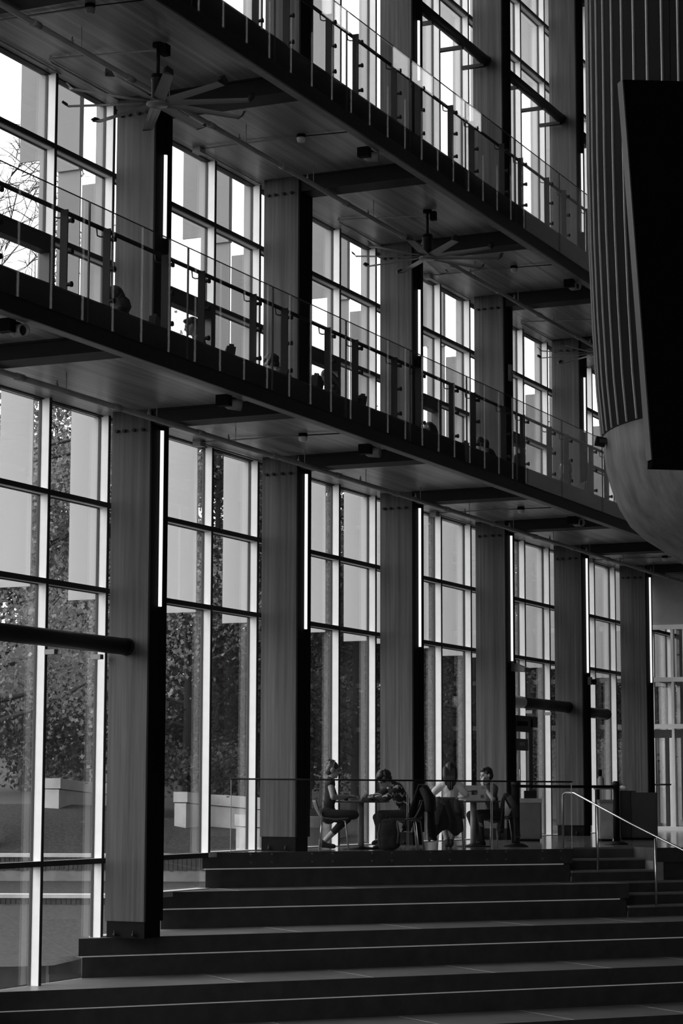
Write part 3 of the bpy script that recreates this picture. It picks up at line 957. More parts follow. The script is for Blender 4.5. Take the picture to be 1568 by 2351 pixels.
def stanchion(loc, label, wide=.04, h=1.0):
    root = tag(empty('belt_stanchion', loc), label, 'stanchion', 'belt stanchions on the landing')
    lathe('base', [(.19, 0), (.19, .015), (.12, .045), (.04, .06)], 'steel', (0, 0, 0), root, 28)
    tube('post', [(0, 0, .05), (0, 0, h)], wide, 'black', root, 16)
    lathe('cap', [(wide * 1.15, h - .06), (wide * 1.15, h), (wide * .8, h + .02)], 'steel', (0, 0, 0), root, 16)
    return root
sA = spot(1182, 34.2); sB = spot(1411, 35.6)
stanchion((sA.x, sA.y, 0), 'stout black belt stanchion beside the seated man', .062, .98)
stanchion((sB.x, sB.y, 0), 'black belt stanchion in front of the dark cabinet', .05, .99)
bp = [sA + ER.xy * .06, sA + (sB - sA) * .25, sA + (sB - sA) * .5, sA + (sB - sA) * .75, sB - ER.xy * .05]
nn = Vector((-(sB - sA).y, (sB - sA).x)).normalized() * .003
V = []; F = []
for i, p in enumerate(bp):
    for sg, zz in ((-1, .90), (1, .90), (1, .945), (-1, .945)):
        q = p + nn * sg; V.append((q.x, q.y, zz - .004 * math.sin(math.pi * i / 4)))
for i in range(4):
    for k in range(4):
        a = i * 4 + k; b = i * 4 + (k + 1) % 4; F.append((a, b, b + 4, a + 4))
F += [(3, 2, 1, 0), (16, 17, 18, 19)]
tag(mesh_obj('barrier_belt', V, F, 'black'), 'black barrier belt stretched between the two stanchions', 'belt')

# ------------------------------------------------------------------ landing furniture
def cabinet(name, px, D, w, d, h, mat, label, cat, lip=None):
    p = spot(px, D)
    root = tag(empty(name, (p.x, p.y, 0), VIEW_ANG), label, cat)
    box('body', (-w / 2, -d / 2, .04), (w / 2, d / 2, h), mat, root, bevel=.008)
    box('plinth', (-w / 2 + .03, -d / 2 + .03, 0), (w / 2 - .03, d / 2, .04), 'black', root)
    if lip: box('top_lip', (-w / 2 - .008, -d / 2 - .012, h - lip), (w / 2 + .008, d / 2, h + .006), 'bin' if mat != 'bin' else 'flange', root, bevel=.004)
    box('door_panel', (-w / 2 + .015, -d / 2 - .014, .08), (w / 2 - .015, -d / 2, h - (lip or 0) - .03), mat, root, bevel=.004)
    return root
r_ = cabinet('waste_bin', 1212, 38.0, .40, .40, .72, 'bin', 'grey boxy waste bin by the glass door', 'bin', .07)
cbox('paper_tray', (.02, -.05, .79), (.2, .2, .13), 'black', r_)
r_ = cabinet('recycling_bin', 1386, 38.2, .24, .4, .70, 'concrete_in', 'pale narrow recycling bin beside the dark cabinet', 'bin', .05)
r_ = cabinet('storage_cabinet', 1434, 39.5, .28, .5, .86, 'bind', 'narrow dark cabinet under the white cloth', 'cabinet')
r_ = cabinet('long_cabinet', 1470, 39.4, .46, .55, .83, 'bind', 'wide black cabinet in front of the sixth column', 'cabinet')
p_ = spot(1391, 39.2)
r_ = tag(empty('counter_shelf', (p_.x, p_.y, 0), VIEW_ANG), 'small dark counter holding the pump bottle', 'counter')
box('top', (-.22, -.2, .88), (.2, .2, .93), 'bin', r_); box('leg', (-.2, -.18, 0), (-.16, .18, .88), 'black', r_); box('leg', (.14, -.18, 0), (.18, .18, .88), 'black', r_)
p_ = spot(1376, 39.0)
r_ = tag(empty('pump_bottle', (p_.x, p_.y, .93), VIEW_ANG), 'grey pump dispenser standing on the counter', 'bottle')
lathe('bottle_body', [(.055, 0), (.06, .02), (.06, .13), (.04, .16), (.025, .18)], 'flange', (0, 0, 0), r_, 20)
lathe('pump', [(.02, .18), (.036, .2), (.036, .29), (.025, .3)], 'black', (-.01, 0, 0), r_, 16)
p_ = spot(1427, 39.2)
def crumple(name, loc, rx, ry, rz, mat, seed, parent=None):
    bm = bmesh.new(); bmesh.ops.create_icosphere(bm, subdivisions=3, radius=1)
    for v in bm.verts:
        nz_ = mnoise.noise(v.co * 2.2 + Vector((seed, seed * 2, 0)))
        v.co *= 1 + .35 * nz_
        v.co = Vector((v.co.x * rx, v.co.y * ry, max(v.co.z, -.6) * rz))
    me = bpy.data.meshes.new(name); bm.to_mesh(me); bm.free(); me.materials.append(M[mat])
    me.polygons.foreach_set('use_smooth', [True] * len(me.polygons))
    o = bpy.data.objects.new(name, me); o.location = loc; return link(o, parent)
tag(crumple('crumpled_cloth', (p_.x, p_.y, .895), .075, .06, .05, 'white', 3.1), 'crumpled white cloth on top of the dark cabinet', 'cloth')

def grid_shell(name, fn, nu, nv, th, mat, parent):
    """shell of thickness th from fn(u,v)->Vector, outward by numeric normal"""
    P = [[Vector(fn(i / nu, j / nv)) for j in range(nv + 1)] for i in range(nu + 1)]
    N = [[None] * (nv + 1) for _ in range(nu + 1)]
    for i in range(nu + 1):
        for j in range(nv + 1):
            du = P[min(i + 1, nu)][j] - P[max(i - 1, 0)][j]; dv = P[i][min(j + 1, nv)] - P[i][max(j - 1, 0)]
            n = du.cross(dv); N[i][j] = n.normalized() if n.length > 1e-9 else Vector((0, 0, 1))
    V = []; F = []
    w = nv + 1; T = (nu + 1) * w
    for sgn in (0, 1):
        for i in range(nu + 1):
            for j in range(nv + 1): V.append(P[i][j] - N[i][j] * th * sgn)
    for i in range(nu):
        for j in range(nv):
            a = i * w + j; q = (a, a + w, a + w + 1, a + 1)
            F.append(q); F.append(tuple(T + x for x in reversed(q)))
    def rim(idx):
        for a, b in zip(idx[:-1], idx[1:]): F.append((a, b, b + T, a + T))
    rim([j for j in range(w)]); rim([nu * w + j for j in reversed(range(w))])
    rim([i * w for i in reversed(range(nu + 1))]); rim([i * w + nv for i in range(nu + 1)])
    return mesh_obj(name, V, F, mat, parent, smooth=True)

def chair(loc, rotz, label, mat='seat'):
    root = tag(empty('cafe_chair', loc, rotz), label, 'chair', 'cafe chairs on the landing')
    def seat(u, v):
        y = (v - .5) * .42; x = -.19 + .40 * u
        return (x, y, .43 + .012 * math.cos(u * 6) + .03 * (2 * v - 1) ** 2 - .01 * u ** 3)
    grid_shell('seat', seat, 8, 8, .012, mat, root)
    def back(u, v):
        y = (v - .5) * .40; a = -.19 - .12 * u - .02 * math.sin(u * 3)
        return (a + .05 * (2 * v - 1) ** 2, y * (1 - .12 * u ** 3), .44 + .27 * u)
    grid_shell('backrest', back, 8, 8, .012, mat, root)
    for sx, sy in ((1, 1), (1, -1), (-1, 1), (-1, -1)):
        tube('leg', [(sx * .13, sy * .12, .42), (sx * .17, sy * .17, .41), (sx * .215, sy * .205, 0.0)], .011, 'chrome', root, 8)
    return root
def cafe_table(px, D, r, label, h=.70):
    p = spot(px, D)
    root = tag(empty('cafe_table', (p.x, p.y, 0)), label, 'table', 'round cafe tables on the landing')
    lathe('top', [(r - .02, h - .025), (r, h - .018), (r, h - .004), (r - .006, h)], 'table', (0, 0, 0), root, 40)
    tube('post', [(0, 0, .02), (0, 0, h - .02)], .045, 'flange', root, 16)
    lathe('base', [(.27, 0), (.27, .012), (.08, .035), (.05, .05)], 'steel', (0, 0, 0), root, 32)
    return root
cafe_table(830, 32.55, .42, 'round dark table between the woman with the bun and the patterned sweater')
cafe_table(1085, 34.0, .42, 'round dark table under the pale laptop')

def laptop(px, D, z, rotz, label, mat, open_deg=105, stickers=False):
    p = spot(px, D)
    root = tag(empty('laptop', (p.x, p.y, z), rotz), label, 'laptop')
    box('base', (-.11, -.16, 0), (.11, .16, .015), mat, root, bevel=.004)
    t = math.pi - math.radians(open_deg)
    ld = cbox('screen', (.11 + math.cos(t) * .11, 0, .015 + math.sin(t) * .11), (.22, .32, .008), mat, root, (0, -t, 0), bevel=.003)
    if stickers:
        for (yy, xx, w, h, mm) in ((.1, -.06, .05, .05, 'bin'), (-.02, .0, .09, .07, 'cloth_d'), (.0, -.01, .04, .05, 'white'), (.11, .07, .05, .03, 'flange'), (-.09, .02, .06, .012, 'cloth_d')):
            cbox('sticker', (xx, yy, .0045), (h, w, .001), mm, ld)
            cbox('sticker', (xx, yy, -.0045), (h, w, .001), mm, ld)
    return root
laptop(846, 32.5, .70, VIEW_ANG + math.pi, 'dark open laptop on the table before the patterned sweater', 'bind', 112)
laptop(1090, 33.9, .70, VIEW_ANG - math.pi / 2, 'pale open laptop with stickers on its lid', 'laptop', 100, True)
p_ = spot(843, 32.25)
r_ = tag(empty('small_bag', (p_.x, p_.y, .70), VIEW_ANG), 'small dark pouch with a pale clasp lying on the table', 'bag')
o_ = crumple('pouch', (0, 0, .035), .075, .05, .06, 'bin', 1.3, r_)
lathe('clasp', [(.004, 0), (.014, .003), (.014, .008)], 'white', (-.03, -.045, .055), r_, 12)
p_ = spot(796, 32.5)
r_ = tag(empty('drink_cup', (p_.x, p_.y, .70)), 'dark takeaway cup near the typing hands', 'cup')
lathe('cup', [(.028, 0), (.038, .09)], 'bin', (0, 0, 0), r_, 16); lathe('lid', [(.04, .09), (.04, .1), (.03, .108)], 'black', (0, 0, 0), r_, 16)

# sweater with a pale zigzag band pattern
def zigzag_mat():
    m, nt, b = nodes_of('zigzag knit'); L = nt.links
    tc = nt.nodes.new('ShaderNodeTexCoord'); sp = nt.nodes.new('ShaderNodeSeparateXYZ'); L.new(tc.outputs['Object'], sp.inputs[0])
    ad = nt.nodes.new('ShaderNodeMath'); ad.operation = 'ADD'; L.new(sp.outputs[0], ad.inputs[0]); L.new(sp.outputs[1], ad.inputs[1])
    pp = nt.nodes.new('ShaderNodeMath'); pp.operation = 'PINGPONG'; L.new(ad.outputs[0], pp.inputs[0]); pp.inputs[1].default_value = .05
    a2 = nt.nodes.new('ShaderNodeMath'); a2.operation = 'ADD'; L.new(sp.outputs[2], a2.inputs[0]); L.new(pp.outputs[0], a2.inputs[1])
    dv = nt.nodes.new('ShaderNodeMath'); dv.operation = 'DIVIDE'; L.new(a2.outputs[0], dv.inputs[0]); dv.inputs[1].default_value = .115
    fr = nt.nodes.new('ShaderNodeMath'); fr.operation = 'FRACT'; L.new(dv.outputs[0], fr.inputs[0])
    lt = nt.nodes.new('ShaderNodeMath'); lt.operation = 'LESS_THAN'; L.new(fr.outputs[0], lt.inputs[0]); lt.inputs[1].default_value = .2
    mr = nt.nodes.new('ShaderNodeMapRange'); mr.inputs['To Min'].default_value = .02; mr.inputs['To Max'].default_value = .5; L.new(lt.outputs[0], mr.inputs['Value'])
    L.new(mr.outputs['Result'], b.inputs['Base Color']); b.inputs['Roughness'].default_value = .95
    return m
M['zigzag'] = zigzag_mat()

# ------------------------------------------------------------------ people
class Blob:
    """collects closed shapes, then fuses them into one smooth surface"""
    def __init__(s): s.V = []; s.F = []
    def add(s, V, F):
        n = len(s.V); s.V += [Vector(v) for v in V]; s.F += [tuple(n + i for i in f) for f in F]
    def cap(s, p, q, r1, r2, seg=10):
        p = Vector(p); q = Vector(q); t = q - p
        if t.length < 1e-6: t = Vector((0, 0, 1e-3)); q = p + t
        t = t.normalized()
        path = [p - t * r1 * .97, p - t * r1 * .7, p, q, q + t * r2 * .7, q + t * r2 * .97]
        s.add(*tube_geo(path, [r1 * .24, r1 * .71, r1, r2, r2 * .71, r2 * .24], seg))
    def ell(s, c, rx, ry, rz, rot=None):
        V = []; F = []; n, m = 8, 12
        V.append(Vector((0, 0, rz)))
        for i in range(1, n):
            a = math.pi * i / n
            for k in range(m):
                b = 2 * math.pi * k / m
                V.append(Vector((rx * math.sin(a) * math.cos(b), ry * math.sin(a) * math.sin(b), rz * math.cos(a))))
        V.append(Vector((0, 0, -rz)))
        for k in range(m): F.append((0, 1 + k, 1 + (k + 1) % m))
        for i in range(n - 2):
            for k in range(m):
                a = 1 + i * m + k; b = 1 + i * m + (k + 1) % m
                F.append((a, a + m, b + m, b))
        e = len(V) - 1
        for k in range(m): F.append((e, 1 + (n - 2) * m + (k + 1) % m, 1 + (n - 2) * m + k))
        if rot is not None: V = [rot @ v for v in V]
        c = Vector(c)
        s.add([v + c for v in V], F)
    def build(s, name, mat, voxel, parent=None, smooth=4):
        me = bpy.data.meshes.new(name); me.from_pydata([tuple(v) for v in s.V], [], s.F)
        o = bpy.data.objects.new(name, me); COL.objects.link(o)
        r = o.modifiers.new('r', 'REMESH'); r.mode = 'VOXEL'; r.voxel_size = voxel; r.use_smooth_shade = True
        sm = o.modifiers.new('s', 'SMOOTH'); sm.factor = .5; sm.iterations = smooth
        dg = bpy.context.evaluated_depsgraph_get()
        new = bpy.data.meshes.new_from_object(o.evaluated_get(dg))
        o.modifiers.clear(); o.data = new
        new.materials.clear(); new.materials.append(M[mat])
        new.polygons.foreach_set('use_smooth', [True] * len(new.polygons))
        bpy.data.meshes.remove(me)
        if parent is not None: o.parent = parent
        return o

def hand(B, w, d, pn, side, curl=.6, inflate=0):
    """palm and five fingers from wrist w along d; pn palm normal; side = +1 thumb towards pn x d"""
    d = Vector(d).normalized(); pn = Vector(pn); pn = (pn - d * pn.dot(d)).normalized()
    lat = d.cross(pn) * side
    w = Vector(w)
    for t in (-.026, -.009, .009, .026):
        B.cap(w + d * .005 + lat * t * .7, w + d * .085 + lat * t, .014, .012, 8)
    for t, ln in ((-.034, .058), (-.0115, .072), (.0115, .078), (.034, .07)):
        b0 = w + d * .088 + lat * t
        d1 = (d * math.cos(curl * .6) + pn * math.sin(curl * .6)).normalized()
        d2 = (d * math.cos(curl * 1.6) + pn * math.sin(curl * 1.6)).normalized()
        b1 = b0 + d1 * ln * .55
        B.cap(b0, b1, .0092, .0086, 7); B.cap(b1, b1 + d2 * ln * .5, .0086, .0075, 7)
    t0 = w + d * .03 + lat * .03
    t1 = t0 + (d * .6 + lat * .75 + pn * .2).normalized() * .038
    B.cap(t0, t1, .012, .0105, 7); B.cap(t1, t1 + (d * .95 + lat * .2 + pn * .35).normalized() * .032, .0105, .009, 7)

def person(label, loc, rotz, J, clothes, hair, skin='skin', voxel=.007, group=None):
    """J: joints in the person's own frame (x ahead, y to the left, z up)"""
    v = lambda k: Vector(J[k])
    B = Blob()
    P0, P1, P2, P3, HC = v('pelvis'), v('waist'), v('chest'), v('neck'), v('head')
    ax = (P2 - P0).normalized()
    fw = Vector((1, 0, 0)); fw = (fw - ax * fw.x).normalized() if abs(ax.x) < .99 else Vector((0, 0, -1))
    rot = Matrix((fw, ax.cross(fw), ax)).transposed()
    hd = Vector(J.get('face', (1, 0, 0))).normalized()
    hu = Vector(J.get('hup', (0, 0, 1))); hu = (hu - hd * hu.dot(hd)).normalized()
    hr = Matrix((hd, hu.cross(hd), hu)).transposed()
    sh = {s: P2 + rot @ Vector((0, y, .0)) for s, y in (('L', .165), ('R', -.165))}
    hp = {s: P0 + Vector((0, y, -.01)) for s, y in (('L', .095), ('R', -.095))}
    def torso(b, e):
        b.ell(P0, .115 + e, .165 + e, .12 + e)
        b.ell((P0 + P1) / 2, .105 + e, .145 + e, .14 + e, rot)
        b.ell(P1, .10 + e, .14 + e, .13 + e, rot)
        b.ell((P1 + P2) / 2 + rot @ Vector((.008, 0, .01)), .11 + e, .155 + e, .15 + e, rot)
        b.ell(P2 + rot @ Vector((0, 0, -.05)), .098 + e, .165 + e, .09 + e, rot)
        b.cap(sh['L'] * .9 + P2 * .1, sh['R'] * .9 + P2 * .1, .058 + e, .058 + e)
        b.cap(P2 + rot @ Vector((-.01, 0, .0)), P3, .075 + e * .6, .056 + e * .3)
    torso(B, 0)
    B.cap(P3 - ax * .03, HC - hu * .05, .055, .05)
    def arm(b, s, e, upto=2):
        el = v('elbow' + s); wr = v('wrist' + s)
        b.cap(sh[s], el, .05 + e, .039 + e)
        if upto > 1: b.cap(el, wr, .039 + e, .027 + e)
    for s in 'LR':
        arm(B, s, 0)
        el = v('elbow' + s); wr = v('wrist' + s)
        dr = v('hdir' + s) if ('hdir' + s) in J else (wr - el)
        hand(B, wr, dr, J.get('palm' + s, (0, 0, -1)), (1 if s == 'L' else -1), J.get('curl', .6))
        kn = v('knee' + s); an = v('ankle' + s); td = Vector(J.get('toe' + s, (1, 0, -.15))).normalized()
        B.cap(hp[s], kn, .082, .056); B.cap(kn, an, .054, .036)
        B.cap((kn * .6 + an * .4) - (kn - an).normalized().cross(Vector((0, 1, 0))) * .0, an, .055, .036)
        B.cap(an + Vector((0, 0, -.03)), an + td * .14 + Vector((0, 0, -.04)), .036, .03)
    # head
    B.ell(HC + hr @ Vector((-.012, 0, .015)), .095, .076, .098, hr)
    B.ell(HC + hr @ Vector((.03, 0, -.045)), .058, .056, .07, hr)
    B.ell(HC + hr @ Vector((.066, 0, -.09)), .022, .026, .02, hr)
    B.cap(HC + hr @ Vector((.083, 0, .012)), HC + hr @ Vector((.103, 0, -.025)), .010, .014, 8)
    B.cap(HC + hr @ Vector((.077, -.03, .03)), HC + hr @ Vector((.077, .03, .03)), .012, .012, 8)
    B.cap(HC + hr @ Vector((.082, -.018, -.055)), HC + hr @ Vector((.082, .018, -.055)), .010, .010, 8)
    for sy in (-1, 1):
        B.ell(HC + hr @ Vector((-.005, sy * .077, -.005)), .02, .01, .03, hr)
    body = B.build('person', skin, voxel)
    body.location = loc; body.rotation_euler = (0, 0, rotz)
    tag(body, label, 'person', group)
    for sy in (-1, 1):
        e = Blob(); e.ell(HC + hr @ Vector((.078, sy * .03, .008)), .011, .013, .009, hr)
        mesh_obj('eye', e.V, e.F, 'hair', body, smooth=True)
    vx = voxel * 1.15
    # clothes
    c = clothes
    b = Blob(); torso(b, .014)
    if c.get('sleeve', 0) > 0:
        for s in 'LR':
            if c['sleeve'] >= 2: arm(b, s, .013)
            else:
                el = v('elbow' + s); b.cap(sh[s], sh[s] + (el - sh[s]) * .75, .064, .056)
    if c.get('hood'):
        b.ell(P3 + rot @ Vector((-.06, 0, .03)), .09, .13, .08, rot)
    if c.get('skirt'):
        b.ell(P0 + Vector((-.02, 0, -.02)), .15, .2, .15)
    b.build('top', c['top'], vx, body)
    b = Blob()
    b.ell(P0, .13, .178, .13)
    for s in 'LR':
        kn = v('knee' + s); an = v('ankle' + s); k = c.get('leglen', .95)
        b.cap(hp[s], kn, .096, .07); b.cap(kn, kn + (an - kn) * k, .068, .055 if c.get('wide') else .05)
    b.build('trousers', c['legs'], vx, body)
    for s in 'LR':
        an = v('ankle' + s); td = Vector(J.get('toe' + s, (1, 0, -.15))).normalized()
        b = Blob(); b.cap(an + Vector((-.03, 0, -.035)), an + td * .15 + Vector((0, 0, -.045)), .044, .036); b.cap(an, an + Vector((0, 0, -.03)), .045, .045)
        b.build('shoe', c.get('shoes', 'cloth_k'), vx, body)
    # hair
    b = Blob(); style = hair['style']
    H = lambda x, y, z: HC + hr @ Vector((x, y, z))
    b.ell(H(-.022, 0, .035), .098, .086, .094, hr)
    b.ell(H(-.05, 0, -.01), .07, .082, .085, hr)
    if style == 'bun':
        b.ell(H(-.055, 0, .10), .055, .055, .05, hr); b.ell(H(-.085, 0, .075), .045, .05, .04, hr)
        for i in range(7):
            a = i * .9; b.ell(H(-.055 + .04 * math.cos(a), .04 * math.sin(a), .11 + .02 * math.sin(i * 2.1)), .025, .025, .022, hr)
    elif style == 'long':
        for yy in (-.07, -.045, -.02, .005, .03, .055, .075):
            q0 = H(-.06, yy * .9, .02); q1 = P2 + rot @ Vector((-.115, yy * 1.25, .04)); q2 = P2 + rot @ Vector((-.13, yy * 1.1 + .01 * math.sin(yy * 90), -.12 - .04 * math.cos(yy * 40)))
            b.cap(q0, q1, .046, .046, 8); b.cap(q1, q2, .045, .02, 8)
    elif style == 'curly':
        rr = random.Random(5)
        for i in range(80):
            a = rr.uniform(0, 6.28); z = rr.uniform(-.3, 1)
            r0 = math.sqrt(max(0, 1 - z * z))
            x = r0 * math.cos(a)
            if x > .55 and z < .5: continue
            b.ell(H(-.02 + .092 * x, .078 * r0 * math.sin(a), .03 + .09 * z), .034, .034, .034, hr)
    elif style == 'short':
        b.ell(H(.03, 0, .085), .06, .06, .035, hr)
        b.ell(H(.055, .01, .088), .04, .05, .028, hr)
    elif style == 'hood':
        b.ell(H(-.03, 0, .02), .118, .105, .125, hr); b.cap(H(-.05, 0, -.06), P2 + rot @ Vector((-.05, 0, .05)), .1, .12)
    elif style == 'bob':
        for sy in (-1, 1):
            b.cap(H(-.02, sy * .07, .02), H(-.015, sy * .078, -.11), .04, .03)
        b.cap(H(-.07, 0, 0), H(-.075, 0, -.11), .07, .06)
    b.build('hair' if style != 'hood' else 'hood', hair['mat'], voxel, body, smooth=2)
    if hair.get('phones'):
        q = tube('headphones', [H(-.005, .088 * math.cos(a), .012 + .125 * math.sin(a)) for a in [math.pi * i / 10 for i in range(11)]], .008, 'bin', body, 8)
        for sy in (-1, 1):
            e = Blob(); e.ell(H(-.005, sy * .09, -.005), .036, .018, .042, hr); mesh_obj('ear_cup', e.V, e.F, 'flange', body, smooth=True)
    return body

def seated(lean=.1, seat=.43, bend=None, headpitch=0.0, ht=1.0):
    z = seat + .085
    a = lean; m = a * .6
    P0 = Vector((0, 0, z)); P1 = P0 + Vector((math.sin(m), 0, math.cos(m))) * .2 * ht
    b = a if bend is None else bend
    P2 = P1 + Vector((math.sin(b), 0, math.cos(b))) * .24 * ht
    P3 = P2 + Vector((math.sin(b * 1.1), 0, math.cos(b * 1.1))) * .085
    h = b * .6 + headpitch
    HC = P3 + Vector((math.sin(h), 0, math.cos(h))) * .13
    fp = headpitch
    return {'pelvis': P0, 'waist': P1, 'chest': P2, 'neck': P3, 'head': HC, 'face': (math.cos(fp), 0, -math.sin(fp)), 'hup': (math.sin(fp), 0, math.cos(fp))}

# woman with a bun, typing, facing picture-right
J = seated(.06, .41, headpitch=.22)
J.update(elbowL=(.10, .24, .74), wristL=(.30, .10, .76), elbowR=(.06, -.25, .75), wristR=(.27, -.10, .77),
         kneeR=(.37, -.14, .50), ankleR=(.06, -.02, .47), toeR=(-.8, .5, 0), kneeL=(.26, .20, .44), ankleL=(-.08, .16, .10), toeL=(1, 0, -.1), curl=.5)
p_ = spot(757, 32.3)
person('woman with a hair bun and sleeveless dark top typing at the table', (p_.x, p_.y, 0), VIEW_ANG, J,
       dict(top='cloth_k', sleeve=0, legs='cloth_k', leglen=.6, shoes='cloth_k'), dict(style='bun', mat='hairb', phones=True))
c_ = spot(768, 32.3); chair((c_.x, c_.y, 0), VIEW_ANG, 'grey moulded chair under the woman with the bun')

# person in a zigzag sweater slumped over the table, facing picture-left
J = seated(.30, .41, bend=.62, headpitch=.75)
J.update(elbowL=(.44, .27, .735), wristL=(.52, .06, .745), elbowR=(.42, -.26, .735), wristR=(.54, -.03, .76),
         kneeL=(.45, .10, .50), ankleL=(.34, -.06, .20), toeL=(.8, -.2, -.4), kneeR=(.40, -.13, .46), ankleR=(.30, -.12, .085), curl=.4)
p_ = spot(932, 32.5)
person('person in a zigzag patterned sweater leaning down on the table', (p_.x, p_.y, 0), VIEW_ANG + math.pi + .4, J,
       dict(top='zigzag', sleeve=2, legs='cloth_d', leglen=.9, wide=True), dict(style='curly', mat='hair'))
c_ = spot(924, 32.6); chair((c_.x, c_.y, 0), VIEW_ANG + math.pi, 'dark chair under the person in the zigzag sweater', 'seatd')

# woman with long hair seen from behind
J = seated(.10, .41, headpitch=.12)
J.update(elbowL=(.02, .27, .80), wristL=(.22, .29, .76), elbowR=(.06, -.25, .78), wristR=(.28, -.16, .76),
         kneeL=(.40, .11, .47), ankleL=(.22, .04, .10), kneeR=(.40, -.13, .47), ankleR=(.24, -.02, .10), curl=.5)
p_ = spot(1033, 33.0)
person('woman with long dark hair and white shirt seen from behind', (p_.x, p_.y, 0), VIEW_ANG + math.pi / 2, J,
       dict(top='cloth_l', sleeve=1, legs='cloth_d', leglen=.55, shoes='cloth_d'), dict(style='long', mat='hair'))
c_ = spot(1033, 33.05); ch3 = chair((c_.x, c_.y, 0), VIEW_ANG + math.pi / 2, 'chair with a jacket over its back under the woman in white')

# man with his hand at his mouth, facing picture-left
J = seated(.24, .40, headpitch=.16, ht=.93)
J.update(elbowL=(.16, .21, .725), wristL=(.245, .06, .935), hdirL=(.0, -.2, 1), palmL=(-1, 0, .2), elbowR=(.2, -.25, .75), wristR=(.36, -.1, .75),
         kneeL=(.36, .12, .50), ankleL=(.30, .10, .085), kneeR=(.36, -.11, .48), ankleR=(.2, -.12, .085), curl=1.1)
p_ = spot(1132, 34.3)
mn = person('man in dark clothes resting his chin on his hand', (p_.x, p_.y, 0), VIEW_ANG + math.pi + .55, J,
       dict(top='cloth_d', sleeve=1, legs='cloth_k', leglen=.95, wide=True), dict(style='short', mat='hair'), skin='skin')
for i in range(3):
    cbox('trouser_stripe', (.375 - .01 * i, .172, .36 - .022 * i), (.055, .012, .008), 'white', mn, (0, -.25, 0))
c_ = spot(1132, 34.33); chair((c_.x, c_.y, 0), VIEW_ANG + math.pi + .55, 'dark chair under the man with his hand at his mouth', 'seatd')

# coats, bag
def coat(loc, rotz, w, top, bot, mat, label, seed, depth=.1):
    root = tag(empty('draped_coat', loc, rotz), label, 'coat')
    def fn(u, v):
        # u around: front hem -> over the back -> rear hem
        s = (v - .5)
        prof = [(-.02 + depth, bot + .12), (.03, top - .08), (0, top), (-.05, top - .02), (-.1, top - .2), (-.13, bot + .1), (-.15, bot)]
        t = u * (len(prof) - 1); i = min(int(t), len(prof) - 2); f = t - i
        x = prof[i][0] * (1 - f) + prof[i + 1][0] * f; z = prof[i][1] * (1 - f) + prof[i + 1][1] * f
        fall = max(0, (top - z)) / (top - bot)
        wob = .035 * math.sin(s * 21 + seed) * fall + .02 * math.sin(s * 47 + seed * 2) * fall
        return (x + wob, s * w * (1 + .35 * fall) + .03 * math.sin(seed + 5 * fall), z + .05 * math.sin(s * 9 + seed) * fall)
    grid_shell('drape', fn, 30, 26, .02, mat, root)
    def slv(sy):
        return tube('sleeve', [(-.03, sy * w * .42, top - .04), (-.12, sy * w * .55, top - .2), (-.13, sy * w * .58, (top + bot) / 2)], [.05, .055, .045], mat, root, 12)
    slv(1); slv(-1)
    return root
coat((ch3.location.x - ED.x * .24 - ER.x * .07, ch3.location.y - ED.y * .24 - ER.y * .07, 0), VIEW_ANG + math.pi / 2, .31, .74, .24, 'cloth_k', 'black jacket hung over the chair behind the woman in white', 1.0)
c_ = spot(934, 32.05)
chair((c_.x, c_.y, 0), VIEW_ANG + math.pi * .93, 'empty chair covered by a large black coat', 'seatd')
d_ = Vector((math.cos(VIEW_ANG + math.pi * .93), math.sin(VIEW_ANG + math.pi * .93)))
coat((c_.x - d_.x * .22, c_.y - d_.y * .22, 0), VIEW_ANG + math.pi * .93, .34, .93, .18, 'cloth_k', 'large black coat draped over an empty chair', 2.3, .25)
c_ = spot(1160, 34.2)
coat((c_.x, c_.y, 0), VIEW_ANG + math.pi, .36, .80, .12, 'cloth_k', 'dark coat hanging behind the man by the stanchion', 4.1)
p_ = spot(1003, 32.55)
r_ = tag(empty('shirt_bundle', (p_.x, p_.y, 0), VIEW_ANG), 'pale crumpled shirt hanging beside the woman in white', 'shirt')
tube('cloth', [(0, 0, .76), (.02, .0, .62), (-.02, -.01, .48), (.0, 0, .36)], [.05, .075, .06, .02], 'cloth_m', r_, 14)
crumple('fold', (.03, 0, .68), .09, .06, .08, 'cloth_m', 2.2, r_)
p_ = spot(893, 31.85)
r_ = tag(empty('backpack', (p_.x, p_.y, 0), VIEW_ANG), 'black backpack standing on the floor beside the slumped person', 'backpack')
b = Blob(); b.ell((0, 0, .20), .17, .11, .23); b.ell((0, -.06, .13), .13, .07, .12); b.ell((0, 0, .08), .17, .12, .08); b.cap((-.06, 0, .40), (.06, 0, .40), .05, .05)
b.build('bag_body', 'cloth_k', .01, r_)
tube('handle', [(-.04, .02, .43), (-.03, .02, .49), (.03, .02, .49), (.04, .02, .43)], .01, 'cloth_k', r_, 8)
tube('strap', [(-.12, -.09, .38), (-.15, -.12, .24), (-.13, -.12, .1)], .016, 'cloth_d', r_, 8)
tube('strap', [(.12, -.09, .38), (.14, -.12, .24), (.12, -.12, .1)], .016, 'cloth_d', r_, 8)

